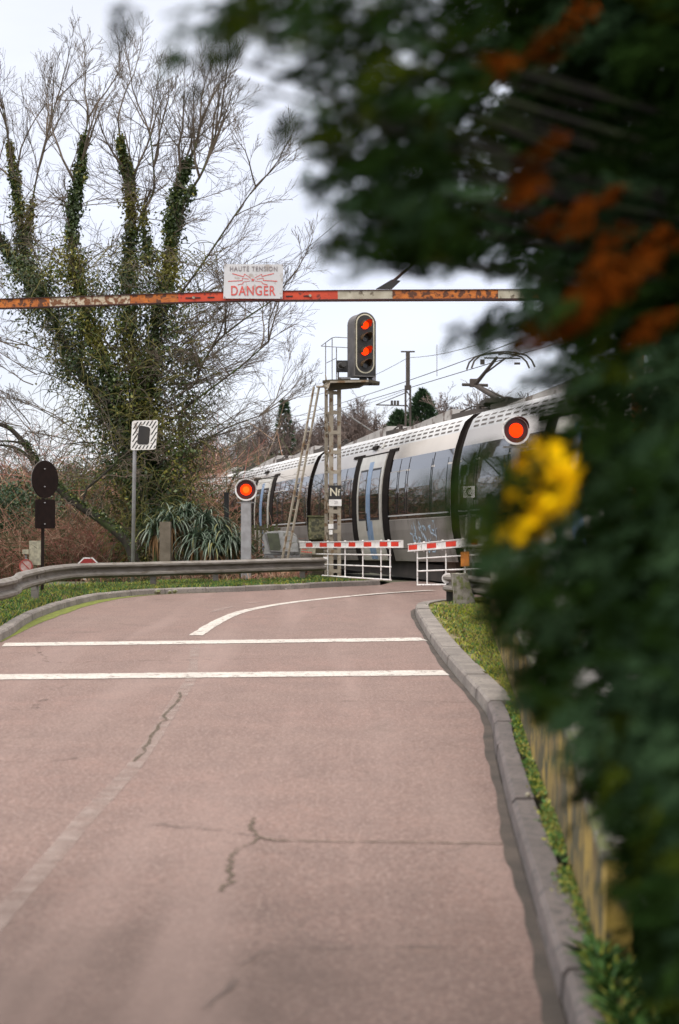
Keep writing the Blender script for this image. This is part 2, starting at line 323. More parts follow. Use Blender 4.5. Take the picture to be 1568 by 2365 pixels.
# road surface: worn pinkish asphalt with aggregate speckle
def road_mat():
    m = bpy.data.materials.new('road_asphalt_pink'); m.use_nodes = True; t = m.node_tree; t.nodes.clear(); n = t.nodes.new; l = t.links.new
    o = n('ShaderNodeOutputMaterial'); b = n('ShaderNodeBsdfPrincipled'); l(b.outputs[0], o.inputs[0]); b.inputs['Roughness'].default_value = .82
    b.inputs['Specular IOR Level'].default_value = .3
    c = n('ShaderNodeTexCoord')
    def noise(s, d, lo, hi, rough=.55):
        z = n('ShaderNodeTexNoise'); z.inputs['Scale'].default_value = s; z.inputs['Detail'].default_value = d; z.inputs['Roughness'].default_value = rough
        l(c.outputs['Object'], z.inputs[0]); r = n('ShaderNodeMapRange'); r.inputs['From Min'].default_value = lo; r.inputs['From Max'].default_value = hi
        l(z.outputs[0], r.inputs[0]); return r.outputs[0], z.outputs[0]
    def mix(a, bb, f):
        x = n('ShaderNodeMix'); x.data_type = 'RGBA'
        for s_, v in (('A', a), ('B', bb)):
            if isinstance(v, tuple): x.inputs[s_].default_value = (*v, 1)
            else: l(v, x.inputs[s_])
        l(f, x.inputs['Factor']); return x.outputs['Result']
    f1, _ = noise(.35, 5, .38, .62); f2, _ = noise(2.2, 6, .35, .65); f3, z3 = noise(75, 3, .40, .62, .7); f4, _ = noise(28, 4, .58, .72)
    c1 = mix((.222, .134, .112), (.200, .135, .114), f1)
    c2 = mix(c1, (.155, .100, .086), f2)
    # pale sandy chips and dark pits
    v = n('ShaderNodeTexVoronoi'); v.inputs['Scale'].default_value = 95; l(c.outputs['Object'], v.inputs[0])
    h = n('ShaderNodeSeparateColor'); l(v.outputs['Color'], h.inputs[0])
    g = n('ShaderNodeMapRange'); g.inputs['From Min'].default_value = .3; g.inputs['From Max'].default_value = 1.0
    g.inputs['To Max'].default_value = .6; l(h.outputs[0], g.inputs[0])
    f7, _ = noise(11, 4, .42, .60, .65); x7 = n('ShaderNodeMath'); x7.operation = 'MULTIPLY'; x7.inputs[1].default_value = .40; l(f7, x7.inputs[0])
    c2 = mix(c2, (.118, .077, .067), x7.outputs[0])
    c3 = mix(c2, (.29, .215, .185), g.outputs[0])
    k = n('ShaderNodeMapRange'); k.inputs['From Min'].default_value = .25; k.inputs['From Max'].default_value = 0.0; k.inputs['To Max'].default_value = .75; l(h.outputs[1], k.inputs[0])
    c4 = mix(c3, (.10, .075, .07), k.outputs[0])
    f8, _ = noise(26, 3, .46, .58, .6); x8 = n('ShaderNodeMath'); x8.operation = 'MULTIPLY'; x8.inputs[1].default_value = .42; l(f8, x8.inputs[0]); c4 = mix(c4, (.105, .066, .055), x8.outputs[0])
    f9, _ = noise(41, 2, .56, .64, .6); x9 = n('ShaderNodeMath'); x9.operation = 'MULTIPLY'; x9.inputs[1].default_value = .5; l(f9, x9.inputs[0]); c4 = mix(c4, (.36, .27, .235), x9.outputs[0])
    x4 = n('ShaderNodeMath'); x4.operation = 'MULTIPLY'; x4.inputs[1].default_value = .35; l(f4, x4.inputs[0])
    c5 = mix(c4, (.13, .095, .085), x4.outputs[0])
    # dark corner vignette painted into the road colour, left side of the near lane
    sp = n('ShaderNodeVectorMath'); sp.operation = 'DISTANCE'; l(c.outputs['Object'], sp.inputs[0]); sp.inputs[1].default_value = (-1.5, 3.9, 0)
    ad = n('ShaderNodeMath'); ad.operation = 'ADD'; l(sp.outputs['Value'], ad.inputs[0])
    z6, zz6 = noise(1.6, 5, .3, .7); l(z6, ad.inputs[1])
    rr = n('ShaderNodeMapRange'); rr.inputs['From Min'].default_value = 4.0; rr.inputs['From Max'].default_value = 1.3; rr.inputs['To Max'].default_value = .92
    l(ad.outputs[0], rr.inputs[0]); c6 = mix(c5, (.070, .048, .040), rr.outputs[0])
    # fine crack network and long streaks along the lane
    wz = n('ShaderNodeTexNoise'); wz.inputs['Scale'].default_value = 1.7; wz.inputs['Detail'].default_value = 6; l(c.outputs['Object'], wz.inputs[0])
    wa = n('ShaderNodeVectorMath'); wa.operation = 'SCALE'; wa.inputs['Scale'].default_value = .9; l(wz.outputs['Color'], wa.inputs[0])
    wb = n('ShaderNodeVectorMath'); wb.operation = 'ADD'; l(c.outputs['Object'], wb.inputs[0]); l(wa.outputs[0], wb.inputs[1])
    vv = n('ShaderNodeTexVoronoi'); vv.feature = 'DISTANCE_TO_EDGE'; vv.inputs['Scale'].default_value = .42; l(wb.outputs[0], vv.inputs[0])
    ce = n('ShaderNodeMapRange'); ce.inputs['From Min'].default_value = .009; ce.inputs['From Max'].default_value = .002; l(vv.outputs['Distance'], ce.inputs[0])
    mk, _ = noise(.8, 3, .52, .62); cm = n('ShaderNodeMath'); cm.operation = 'MULTIPLY'; l(ce.outputs[0], cm.inputs[0]); l(mk, cm.inputs[1])
    cm2 = n('ShaderNodeMath'); cm2.operation = 'MULTIPLY'; cm2.inputs[1].default_value = .6; l(cm.outputs[0], cm2.inputs[0])
    c6 = mix(c6, (.07, .05, .04), cm2.outputs[0])
    ms = n('ShaderNodeMapping'); ms.inputs['Scale'].default_value = (1.5, .10, 1); l(c.outputs['Object'], ms.inputs[0])
    zs = n('ShaderNodeTexNoise'); zs.inputs['Scale'].default_value = 1.0; zs.inputs['Detail'].default_value = 3; l(ms.outputs[0], zs.inputs[0])
    rs = n('ShaderNodeMapRange'); rs.inputs['From Min'].default_value = .5; rs.inputs['From Max'].default_value = .7; rs.inputs['To Max'].default_value = .45; l(zs.outputs[0], rs.inputs[0])
    c6 = mix(c6, (.27, .195, .172), rs.outputs[0])
    l(c6, b.inputs['Base Color'])
    bp = n('ShaderNodeBump'); bp.inputs['Strength'].default_value = .35; bp.inputs['Distance'].default_value = .01; l(z3, bp.inputs['Height']); l(bp.outputs[0], b.inputs['Normal'])
    return m
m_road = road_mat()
def alpha_mat(name, col, scale, lo, hi, mx=1.0):
    m = bpy.data.materials.new(name); m.use_nodes = True; t = m.node_tree; t.nodes.clear(); n = t.nodes.new; l = t.links.new
    o = n('ShaderNodeOutputMaterial'); b = n('ShaderNodeBsdfPrincipled'); l(b.outputs[0], o.inputs[0]); b.inputs['Roughness'].default_value = .85
    b.inputs['Base Color'].default_value = (*col, 1)
    c = n('ShaderNodeTexCoord'); z = n('ShaderNodeTexNoise'); z.inputs['Scale'].default_value = scale; z.inputs['Detail'].default_value = 6
    l(c.outputs['Object'], z.inputs[0]); r = n('ShaderNodeMapRange'); r.inputs['From Min'].default_value = lo; r.inputs['From Max'].default_value = hi
    r.inputs['To Max'].default_value = mx; l(z.outputs[0], r.inputs[0]); l(r.outputs[0], b.inputs['Alpha']); return m
m_worn = alpha_mat('worn_joint_pale', (.34, .27, .24), 5, .30, .70, .62)
m_crack = alpha_mat('crack_tar', (.08, .06, .035), 9, .28, .50, .65)
m_faint = alpha_mat('crack_faint', (.09, .065, .055), 6, .42, .66, .45)

# ================================================================== SETTING
def hfun(X, Y):
    z = -0.06 + 0*X
    # land falls away behind the crash barrier, with the railway
    back = np.clip((Y-37.5)/8, 0, 1)*np.clip((2.0-X-.29*(Y-37))/2.5, 0, 1)
    z = z - 1.1*back*back*(3-2*back)
    z = z - 0.026*np.clip(Y-38, 0, 60)*(1-back*.35)
    hill = np.clip((Y-105)/160, 0, 1); z = z + hill*hill*(3-2*hill)*(15 + 3*np.sin(X*.02+1) + 2.5*np.sin(X*.051))*np.clip((X+150)/150, .30, 1)
    return z
xs = np.concatenate([np.linspace(-900, -60, 18), np.linspace(-55, 55, 111), np.linspace(60, 900, 18)])
ys = np.concatenate([np.linspace(-300, -12, 8), np.linspace(-10, 110, 121), np.linspace(115, 300, 30), np.linspace(330, 1800, 12)])
XX, YY = np.meshgrid(xs, ys); ZZ = hfun(XX, YY)
V = np.stack([XX.ravel(), YY.ravel(), ZZ.ravel()], 1); nx = len(xs)
ii, jj = np.meshgrid(np.arange(len(ys)-1), np.arange(nx-1), indexing='ij'); a = (ii*nx+jj).ravel()
F = np.stack([a, a+1, a+1+nx, a+nx], 1)
tag(np_mesh('ground', V, F, m_ground), kind='structure')

KL = [(-4.05, -8), (-4.1, 0), (-4.2, 8), (-4.35, 14), (-4.56, 19.1), (-4.88, 22.2), (-5.0, 24.1), (-5.0, 26.4), (-4.81, 28.6), (-4.25, 30.1), (-3.46, 30.9),
      (-2.44, 31.5), (-1.46, 32.3), (-.25, 33.6), (1.0, 34.65)]
KR = [(.25, -8), (.47, 0), (.70, 3.8), (.778, 5.1), (.866, 6.57), (.951, 7.93), (1.096, 10.0), (1.25, 12.14), (1.215, 15.8), (1.217, 19.6), (1.30, 24.6),
      (1.48, 26.0), (1.95, 26.9), (2.7, 27.3), (3.7, 27.3)]
def smooth(path, k=4):
    out = []; n = len(path)
    for i in range(n-1):
        p0 = Vector(path[max(i-1, 0)]); p1 = Vector(path[i]); p2 = Vector(path[i+1]); p3 = Vector(path[min(i+2, n-1)])
        for j in range(k):
            t = j/k; out.append(0.5*((2*p1)+(p2-p0)*t+(2*p0-5*p1+4*p2-p3)*t*t+(3*p1-p0-3*p2+p3)*t**3))
    out.append(Vector(path[-1])); return out
KLs = smooth([(x, y, 0) for x, y in KL]); KRs = smooth([(x, y, 0) for x, y in KR])
def poly(name, pts, m, z=None, kind='structure', sub=0):
    bm = bmesh.new(); vs = [bm.verts.new((p[0], p[1], (p[2] if len(p) > 2 else 0) if z is None else z)) for p in pts]
    bm.faces.new(vs); bmesh.ops.triangulate(bm, faces=bm.faces); bmesh.ops.recalc_face_normals(bm, faces=bm.faces)
    if bm.faces and sum(f.normal.z for f in bm.faces) < 0: bmesh.ops.reverse_faces(bm, faces=bm.faces)
    me = bpy.data.meshes.new(name); bm.to_mesh(me); bm.free(); me.materials.append(m)
    return tag(link(name, me), kind=kind)
road = [(p.x, p.y, 0) for p in KLs] + [(1.35, 36.2, 0), (1.9, 36.7, 0), (3.0, 36.4, -.05), (3.05, 28.9, -.02)] + [(p.x, p.y, 0) for p in reversed(KRs)]
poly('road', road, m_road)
def kerb(name, path, side, m, w_=.16, h=.12):
    mb = MB(); s = side
    mb.sweep([(0, -.05), (0.012*s, h-.02), (.03*s, h), (w_*s, h), (w_*s, -.05)], path); return tag(mb.build(name, m), kind='structure')
# kerbs are laid as separate stones along the curve
def kerb_stones(name, path, side, w_, h, lens=1.0, m=None):
    mb = MB(); i = 0; pts = [Vector(p) for p in path]; d = [0]
    for a, b in zip(pts, pts[1:]): d.append(d[-1]+(b-a).length)
    def at(t):
        t = max(0, min(d[-1], t))
        for k in range(len(d)-1):
            if t <= d[k+1]: return pts[k].lerp(pts[k+1], (t-d[k])/max(1e-6, d[k+1]-d[k]))
        return pts[-1]
    t = 0
    while t < d[-1]-.1:
        e = min(t+lens, d[-1]); j = random.uniform(-.006, .006); hh = h+random.uniform(-.006, .006); s = side
        mb.sweep([(s*j, -.05), (s*(.014+j), hh-.025), (s*(.035+j), hh), (s*w_, hh), (s*w_, -.05)], [at(t+.006), at((t+e)/2), at(e-.006)]); t = e
    return tag(mb.build(name, m or m_kerb), kind='structure')
kerb_stones('kerb', KLs, -1, .17, .12)
kerb_stones('kerb', [p for p in KRs if p.y > 11.8], 1, .24, .12)
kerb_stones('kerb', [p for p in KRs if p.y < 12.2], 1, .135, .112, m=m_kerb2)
poly('crossing_surface', [(3.0, 36.4, -.02), (1.8, 36.9, .0), (2.2, 38.2, -.06), (9, 40.2, -.1), (30, 46, -.1), (30, 35, .1), (9, 28.9, .1), (3.05, 28.9, .01)], mat('crossing_asphalt', (.085, .075, .07), (.055, .05, .047), 6, .9, bump=.4))
# gutter dirt strips
mb = MB(); kq = [p for p in KRs if -5 < p.y < 27.4]; rg = random.Random(2); q9 = []
for a_, b_ in zip(kq, kq[1:]): q9 += [a_.lerp(b_, i/8) for i in range(8)]
for i, p in enumerate(q9[:-1]):
    t = (q9[i+1]-p).normalized(); r = Vector((t.y, -t.x, 0)); ww = .062+.012*math.sin(i*.11)+.006*math.sin(i*.47)+rg.uniform(-.002, .002)
    mb.v += [tuple(p-r*ww+Vector((0, 0, .004))), tuple(p+Vector((0, 0, .004)))]
k9 = len(mb.v)//2; mb.f = [(2*i, 2*i+1, 2*i+3, 2*i+2) for i in range(k9-1)]; mb.m = [0]*(k9-1); mb.n = len(mb.v)
tag(mb.build('gutter', m_kerbd, fixn=False), kind='structure')
mb = MB(); q_ = [p for p in KLs if 19 < p.y and p.x < -2.6]; mb.v = []
for i in range(len(q_)-1):
    for a in (0,): pass
mw = MB(); b = 0
for i, p in enumerate(q_):
    t = (q_[min(i+1, len(q_)-1)]-q_[max(i-1, 0)]).normalized(); r = Vector((t.y, -t.x, 0)); u = i/(len(q_)-1)
    ww = .03+.30*max(0, math.sin(PI*min(1, u*1.15)))**1.2*(.8+.3*random.random())
    mw.v += [tuple(p+r*.0+Vector((0, 0, .005))), tuple(p+r*ww+Vector((0, 0, .005)))]
mw.f = [(2*i, 2*i+1, 2*i+3, 2*i+2) for i in range(len(q_)-1)]; mw.m = [0]*len(mw.f); mw.n = len(mw.v)
tag(mw.build('moss_strip', m_moss), kind='stuff', label='yellow green moss along the foot of the left kerb')
bpy.data.objects['moss_strip']['category'] = 'moss'

# verges
vl = [(p.x-.16 if p.y < 27 else p.x, p.y+(.0 if p.y < 27 else .15), .10) for p in KLs]
poly('verge_left', vl + [(1.35, 36.3, .05), (1.2, 38.0, -.02), (.3, 40.5, -.1), (-6, 39.5, -.2), (-16, 40, -.25), (-22, 30, -.05), (-22, -8, .02)], m_soil)
WB = [(.45, -3), (.80, 1.5), (.885, 3.6), (.945, 5.08), (1.02, 6.1), (1.135, 7.37), (1.24, 8.92), (1.405, 11.04), (1.765, 15.5), (2.08, 19.4), (2.75, 26.0)]
vr = [(p.x+.2, p.y, .10) for p in KRs if p.y > -3]
poly('verge_right', vr + [(3.8, 24.2, .10)] + [(x+.03, y, .10) for x, y in reversed(WB)], mat('verge_moss_soil', (.19, .19, .02), (.18, .14, .08), 2.2, .95, bump=.8, bscale=25, c3=(.06, .07, .02), s3=7, f3=.25))
poly('bank', [(x+.12, y, .34) for x, y in WB] + [(16, 26, .4), (16, -3, .4)], m_bank)

# road markings
def strip(name, pts, wd, m, z, wob=0.0, kind='structure'):
    mb_ = MB(); n = len(pts)
    for i, p in enumerate(pts):
        p = Vector(p); t = (Vector(pts[min(i+1, n-1)])-Vector(pts[max(i-1, 0)])).normalized(); r = Vector((t.y, -t.x, 0))
        w0 = wd[i] if hasattr(wd, '__len__') else wd
        a_ = w0/2*(1+random.uniform(-wob, wob)); b_ = w0/2*(1+random.uniform(-wob, wob))
        mb_.v += [(p.x-r.x*a_, p.y-r.y*a_, z), (p.x+r.x*b_, p.y+r.y*b_, z)]
    mb_.f = [(2*i, 2*i+1, 2*i+3, 2*i+2) for i in range(n-1)]; mb_.m = [0]*(n-1); mb_.n = len(mb_.v)
    o = mb_.build(name, m, fixn=False)
    return tag(o, kind=kind)
def line(a, b, n, jit=0.0):
    a, b = Vector(a), Vector(b); return [a.lerp(b, i/n)+Vector((random.uniform(-jit, jit), random.uniform(-jit, jit), 0)) for i in range(n+1)]
a, b = G(8, 1489.5), G(979, 1477); strip('road_marking', line(a, b, 80), .50, m_paint, .006, .06)
a, b = G(-160, 1566), G(1030, 1554.5); strip('road_marking', line(a, b, 80), .48, m_paint, .006, .06)
cl = [(452, 1468), (466, 1459), (486, 1446), (526, 1425), (567, 1411), (635, 1397.5), (700, 1388.5), (800, 1378), (900, 1369.5), (1000, 1363.5)]
cp = smooth([tuple(G(x, y)) for x, y in cl], 5); strip('road_marking', [(p.x, p.y, 0) for p in cp], .20, m_paint, .006, .08)
# worn joint running down the lane, cracks
jp = [(450, 1470), (447, 1500)]; 
strip('road_joint', [G(x, y) for x, y in [(452, 1486), (446, 1530), (441, 1568), (395, 1640), (350, 1710), (300, 1780), (200, 1890), (110, 1990), (40, 2075), (-60, 2190)]],
      .11, m_worn, .005, .25)
def crack(pts, wd, m, z=.0062, seg=6, jit=.03, wob=.6):
    q = []
    for a_, b_ in zip(pts, pts[1:]):
        A, B = G(*a_), G(*b_); q += line(A, B, seg, jit)[:-1]
    q.append(G(*pts[-1])); return strip('road_crack', q, wd, m, z, wob)
crack([(362, 1906), (440, 1912), (520, 1921), (590, 1930)], .035, m_faint, seg=5)
crack([(586, 1890), (580, 1915), (600, 1935), (640, 1942), (760, 1945), (900, 1946), (1030, 1948), (1160, 1950)], .022, m_crack, seg=8, jit=.012)
crack([(600, 1935), (545, 1965), (528, 1995), (540, 2030), (510, 2060)], .022, m_crack, seg=7, jit=.018)
crack([(88, 1492), (98, 1512), (112, 1530), (150, 1531), (280, 1528), (450, 1524), (620, 1522)], .05, m_faint, z=.0052)
crack([(700, 1622), (900, 1620), (1100, 1624)], .04, m_faint, seg=8, jit=.02)
crack([(420, 1600), (385, 1655), (355, 1700), (310, 1760)], .024, m_crack, z=.0056, seg=6)
crack([(640, 2195), (900, 2188), (1200, 2190)], .022, m_faint, seg=9, jit=.012)
crack([(480, 2330), (560, 2230), (600, 2200), (640, 2195)], .03, m_faint, seg=5, jit=.02)
crack([(0, 1760), (90, 1762), (180, 1750)], .05, m_faint, seg=5)
crack([(20, 1640), (70, 1640), (110, 1615)], .06, m_faint, seg=5)
# small worn arrow flecks of paint
strip('road_marking', [G(486, 1415), G(500, 1410), G(520, 1406), G(540, 1400)], [.05, .22, .18, .04], m_worn, .006, .5)
strip('road_marking', [G(572, 1394), G(590, 1392), G(608, 1390)], [.05, .2, .05], m_worn, .006, .5)

# ------------------------------------------------------------------ railway
T0 = Vector((2.72, 34.15, -.03)); TD = Vector((-.2838, .9589, 0)); TN = Vector((.9589, .2838, 0)); SL = -.0243; CL = 13.24
def T(s, u, z): return T0 + TD*s + TN*u + Vector((0, 0, SL*s + z))
for k, uc in enumerate((1.5, 5.2)):
    mb = MB(); mb.sweep([(-1.55+0, -.20), (-1.35, -.05), (1.35, -.05), (1.55, -.20)], [T(s, uc, -.02) for s in (3.5, 40, 90, 140)], closed=False)
    tag(mb.build('track_bed', m_ballast), kind='structure')
    for uo in (-.72, .72):
        mb = MB(); mb.bar(T(-26, uc+uo, -.06), T(140, uc+uo, -.06), .07, .14); tag(mb.build('rail', m_steel), kind='structure')

UZ = [(.60, .21), (.9, .13), (1.4, .04), (1.9, 0), (2.5, 0), (3.0, .05), (3.4, .14), (3.75, .26), (4.0, .38), (4.18, .60), (4.26, .9), (4.30, 1.5)]
def u_of(z):
    for (z0, u0), (z1, u1) in zip(UZ, UZ[1:]):
        if z <= z1: return u0+(u1-u0)*(z-z0)/(z1-z0)
    return UZ[-1][1]
def TL(s, u, z): return TD*s + TN*u + Vector((0, 0, SL*s+z))      # local to a carriage
def patch(mb, s0, s1, z0, z1, off, th=.01, mi=0, n=None):
    n = n or max(1, int((z1-z0)/.22)); zs = [z0+(z1-z0)*i/n for i in range(n+1)]; b = mb.n
    for zz in zs:
        for s_ in (s0, s1):
            mb.v.append(tuple(TL(s_, u_of(zz)-off, zz))); mb.v.append(tuple(TL(s_, u_of(zz)-off+th, zz)))
    mb.n += 4*(n+1)
    for i in range(n):
        q = b+4*i; r = q+4
        for f in ((q, q+2, r+2, r), (q+1, r+1, r+3, q+3), (q, r, r+1, q+1), (q+2, q+3, r+3, r+2)): mb.f.append(f); mb.m.append(mi)
    mb.f.append((b, b+1, b+3, b+2)); mb.m.append(mi); e = b+4*n; mb.f.append((e, e+2, e+3, e+1)); mb.m.append(mi)
train = thing('train', T0, 'grey and silver electric commuter train with dark glass sides passing the level crossing', 'train')
CUR = [None]
def part(mb, name, m, parent, **k):
    me_o = mb.build(name, m, None, **k); me_o.parent = parent; return me_o
mb = MB(); prof = [(u, z) for z, u in UZ]; prof = prof + [(3.0-u, z) for u, z in reversed(prof[:-1])]
b = 0
for s_ in (.16, CL-.36):
    for (u, z) in prof: mb.v.append(tuple(TL(s_, u, z)))
n_ = len(prof); mb.n = 2*n_
for i in range(n_-1): mb.f.append((i, i+1, n_+i+1, n_+i)); mb.m.append(1 if UZ[0][0] < 9 and (min(prof[i][1], prof[i+1][1]) >= 3.7) else 0)
mb.f.append((n_-1, 0, n_, 2*n_-1)); mb.m.append(0)
mb.f.append(tuple(range(n_))[::-1]); mb.f.append(tuple(range(n_, 2*n_))); mb.m += [2, 2]
car = mb.build('carriage', [m_trb, m_trw, m_gap], None); car.parent = train
for i, pl in enumerate(car.data.polygons): pl.use_smooth = len(pl.vertices) == 4
# dark articulation bellows
mb = MB(); inset = .16
for s_ in (CL-.36, CL+.16):
    for (u, z) in prof:
        cu, cz = 1.5, 2.2; mb.v.append(tuple(TL(s_, cu+(u-cu)*.93, cz+(z-cz)*.965)))
mb.n = 2*n_
for i in range(n_): mb.f.append((i, (i+1) % n_, n_+(i+1) % n_, n_+i)); mb.m.append(0)
part(mb, 'gangway_bellows', m_gap, car)
# window band either side of the door
for a_, b_ in ((.18, 5.0), (8.05, CL-.36)):
    mb = MB(); patch(mb, a_, b_, 1.72, 3.36, .006); part(mb, 'window_band', m_band, car)
for (s0, s1, z0, z1) in ((.45, 1.35, 1.86, 3.16), (1.6, 3.2, 1.86, 3.2), (3.5, 3.95, 1.86, 3.0), (4.2, 4.8, 1.86, 3.0), (8.5, 8.95, 1.86, 3.0),
                         (9.2, 9.65, 1.86, 3.0), (9.95, 11.6, 1.86, 3.2), (11.9, 12.75, 1.86, 3.16)):
    mb = MB(); patch(mb, s0, s1, z0, z1, .016); wo = part(mb, 'window', m_glass, car)
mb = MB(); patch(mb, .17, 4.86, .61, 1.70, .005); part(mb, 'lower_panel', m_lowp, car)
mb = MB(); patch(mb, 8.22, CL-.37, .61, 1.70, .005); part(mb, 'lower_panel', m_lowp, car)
# thin silver drip line under the band, seams
for a_, b_ in ((.3, 4.95), (8.1, CL-.4)):
    mb = MB(); patch(mb, a_, b_, 1.80, 1.835, .022, n=1); part(mb, 'window_rail', m_trw, car)
mb = MB()
for s_ in (1.5, 3.35, 4.08, 9.08, 9.8, 11.75): patch(mb, s_-.012, s_+.012, 1.74, 3.34, .012)
patch(mb, .15, CL-.33, .92, .94, .004, n=1)
part(mb, 'panel_seams', m_gap, car)
# door: dark reveal, two leaves
mb = MB(); patch(mb, 4.86, 5.36, .60, 3.60, .03, .04); patch(mb, 7.66, 8.22, .60, 3.60, .03, .04); patch(mb, 4.6, 5.36, 3.60, 3.68, .035, .04, n=1); patch(mb, 7.66, 8.7, 3.60, 3.68, .035, .04, n=1)
patch(mb, 5.36, 7.66, 3.60, 3.63, .035, .04, n=1)
part(mb, 'door_reveal', m_gap, car)
for (s0, s1, inner) in ((5.38, 6.505, 'hi'), (6.525, 7.64, 'lo')):
    mb = MB(); patch(mb, s0, s1, .62, 3.58, .055, .05, 0)
    if inner == 'hi': bl = (s1-.13, s1-.004); wn = (s0+.22, s1-.18)
    else: bl = (s0+.004, s0+.22); wn = (s0+.30, s1-.22)
    patch(mb, bl[0], bl[1], .64, 3.40, .059, .01, 1)
    if inner == 'hi': patch(mb, s1-.30, s1-.13, .64, 1.72, .059, .01, 1)
    patch(mb, wn[0]-.045, wn[1]+.045, 1.74, 3.20, .060, .01, 3)
    patch(mb, wn[0], wn[1], 1.80, 3.14, .064, .01, 2)
    if inner == 'lo': patch(mb, s0+.15, s0+.25, 1.45, 1.95, .066, .01, 3)
    part(mb, 'door', [m_cream, m_blue, m_glass, m_black], car)
# door camera and lamp above the door
mb = MB(); patch(mb, 6.6, 7.05, 3.78, 3.88, .07, .08, n=1); part(mb, 'door_camera', m_gap, car)
mb = MB(); patch(mb, 6.1, 6.3, 3.78, 3.9, .03, .03, n=1); part(mb, 'door_lamp', m_cream, car)
# ventilation slots along the roof shoulder
mb = MB(); s_ = .35
while s_ < CL-.75:
    for r_, zz in enumerate((3.80, 3.91, 4.02)): patch(mb, s_+.07*r_, s_+.07*r_+.30, zz, zz+.045, .006, .01, n=1)
    s_ += .46
part(mb, 'roof_slots', m_slot, car)
# roof fairings
for s0, s1 in ((2.2, 6.3), (7.4, 11.8)):
    ua = .80; mb = MB(); mb.prism([TL(s0, ua, 4.16), TL(s0+.12, ua+.05, 4.52), TL(s1, ua, 4.26), TL(s1, ua, 4.16)], TN*1.4, 0); part(mb, 'roof_fairing', m_roofeq, car)
for s0, s1 in ((.5, 2.05), (6.45, 7.35), (11.95, 12.7)):
    mb = MB(); mb.bar(TL(s0, 1.0, 4.27), TL(s1, 1.0, 4.27), .5, .16); mb.bar(TL(s0+.1, 1.5, 4.34), TL(s1-.1, 1.5, 4.34), .7, .14)
    mb.tube([TL(s0+.3, 1.0, 4.3), TL(s0+.3, 1.0, 4.5)], .06, 8); mb.tube([TL(s0, 1.0, 4.44), TL((s0+s1)/2, 1.0, 4.48), TL(s1, 1.0, 4.42)], .02, 6)
    part(mb, 'roof_equipment', m_roofdk, car)

mb = MB(); mb.box(TL(CL/2, 1.5, .42), (2.3, CL-3.2, .42), Matrix.Rotation(math.atan2(.2838, .9589), 3, 'Z')); part(mb, 'underframe', m_under, car)
for s_ in (.0, 1.3, 12.2):
    mb = MB(); mb.tube([TL(s_, .42, .42), TL(s_, .55, .42)], .42, 20); part(mb, 'wheel', m_steel, car)
fk = [c for c in COL.objects if c.parent == car]
for k in (-2, -1, 1, 2, 3, 4, 5, 6):
    c = car.copy(); COL.objects.link(c); c.parent = train; c.location = TD*CL*k+Vector((0, 0, SL*CL*k))
    for ch in fk:
        d = ch.copy(); COL.objects.link(d); d.parent = c
# faint blue graffiti on the lower flank
mb = MB(); random.seed(5)
for k in range(26):
    s_ = 1.2+k*.075; z_ = random.uniform(.95, 1.5); pts = []
    for j in range(5): pts.append((s_+random.uniform(-.12, .12), z_+random.uniform(-.16, .16)))
    for (sa, za), (sb, zb) in zip(pts, pts[1:]):
        dz = .018; mb.quad([TL(sa, u_of(za)-.012, za-dz), TL(sb, u_of(zb)-.012, zb-dz), TL(sb, u_of(zb)-.012, zb+dz), TL(sa, u_of(za)-.012, za+dz)])
part(mb, 'graffiti', m_graf, car, fixn=False)
# pantograph
pg = bpy.data.objects.new('pantograph', None); COL.objects.link(pg); pg.parent = train
def lp(x, y, D): return P(x, y, D)-T0
base, kn, hd = lp(1150, 922, 35.2), lp(1097, 889, 36.6), lp(1158, 826, 34.9)
mb = MB(); mb.tube([base, kn], .06, 8); mb.tube([base+TN*.25, kn+TN*.05], .03, 6); part(mb, 'lower_arm', m_roofdk, pg)
mb = MB(); mb.tube([kn, hd+TN*-.12], [.055, .035], 8); mb.tube([kn+Vector((0, 0, .1)), hd+TN*.12], .022, 6); mb.tube([kn-TN*.35, kn+TN*.35], .04, 8)
mb.box(kn+Vector((-.05, 0, .05)), (.16, .2, .2)); part(mb, 'upper_arm', m_roofdk, pg)
mb = MB()
for o_ in (-.16, .16):
    pts = [hd+TD*o_+TN*u+Vector((0, 0, z)) for u, z in ((-.85, -.30), (-.78, -.12), (-.62, .02), (-.3, .10), (.0, .13), (.3, .12), (.6, .06), (.74, -.06), (.82, -.22))]
    mb.tube(pts, .022, 6)
for u in (-.35, 0, .35): mb.tube([hd+TN*u+TD*-.16+Vector((0, 0, .09)), hd+TN*u+TD*.16+Vector((0, 0, .09))], .02, 6)
mb.tube([hd-TN*.45+Vector((0, 0, -.02)), hd+TN*.5+Vector((0, 0, 0))], .02, 6); mb.box(hd-TN*.5+Vector((0, 0, -.12)), (.1, .1, .12)); mb.box(hd+TN*.42+Vector((0, 0, -.13)), (.14, .05, .05))
part(mb, 'contact_head', m_roofdk, pg)
mb = MB(); mb.box(lp(1150, 925, 35.2)+Vector((.25, .4, -.02)), (1.2, 1.6, .1)); part(mb, 'base_frame', m_roofdk, pg)

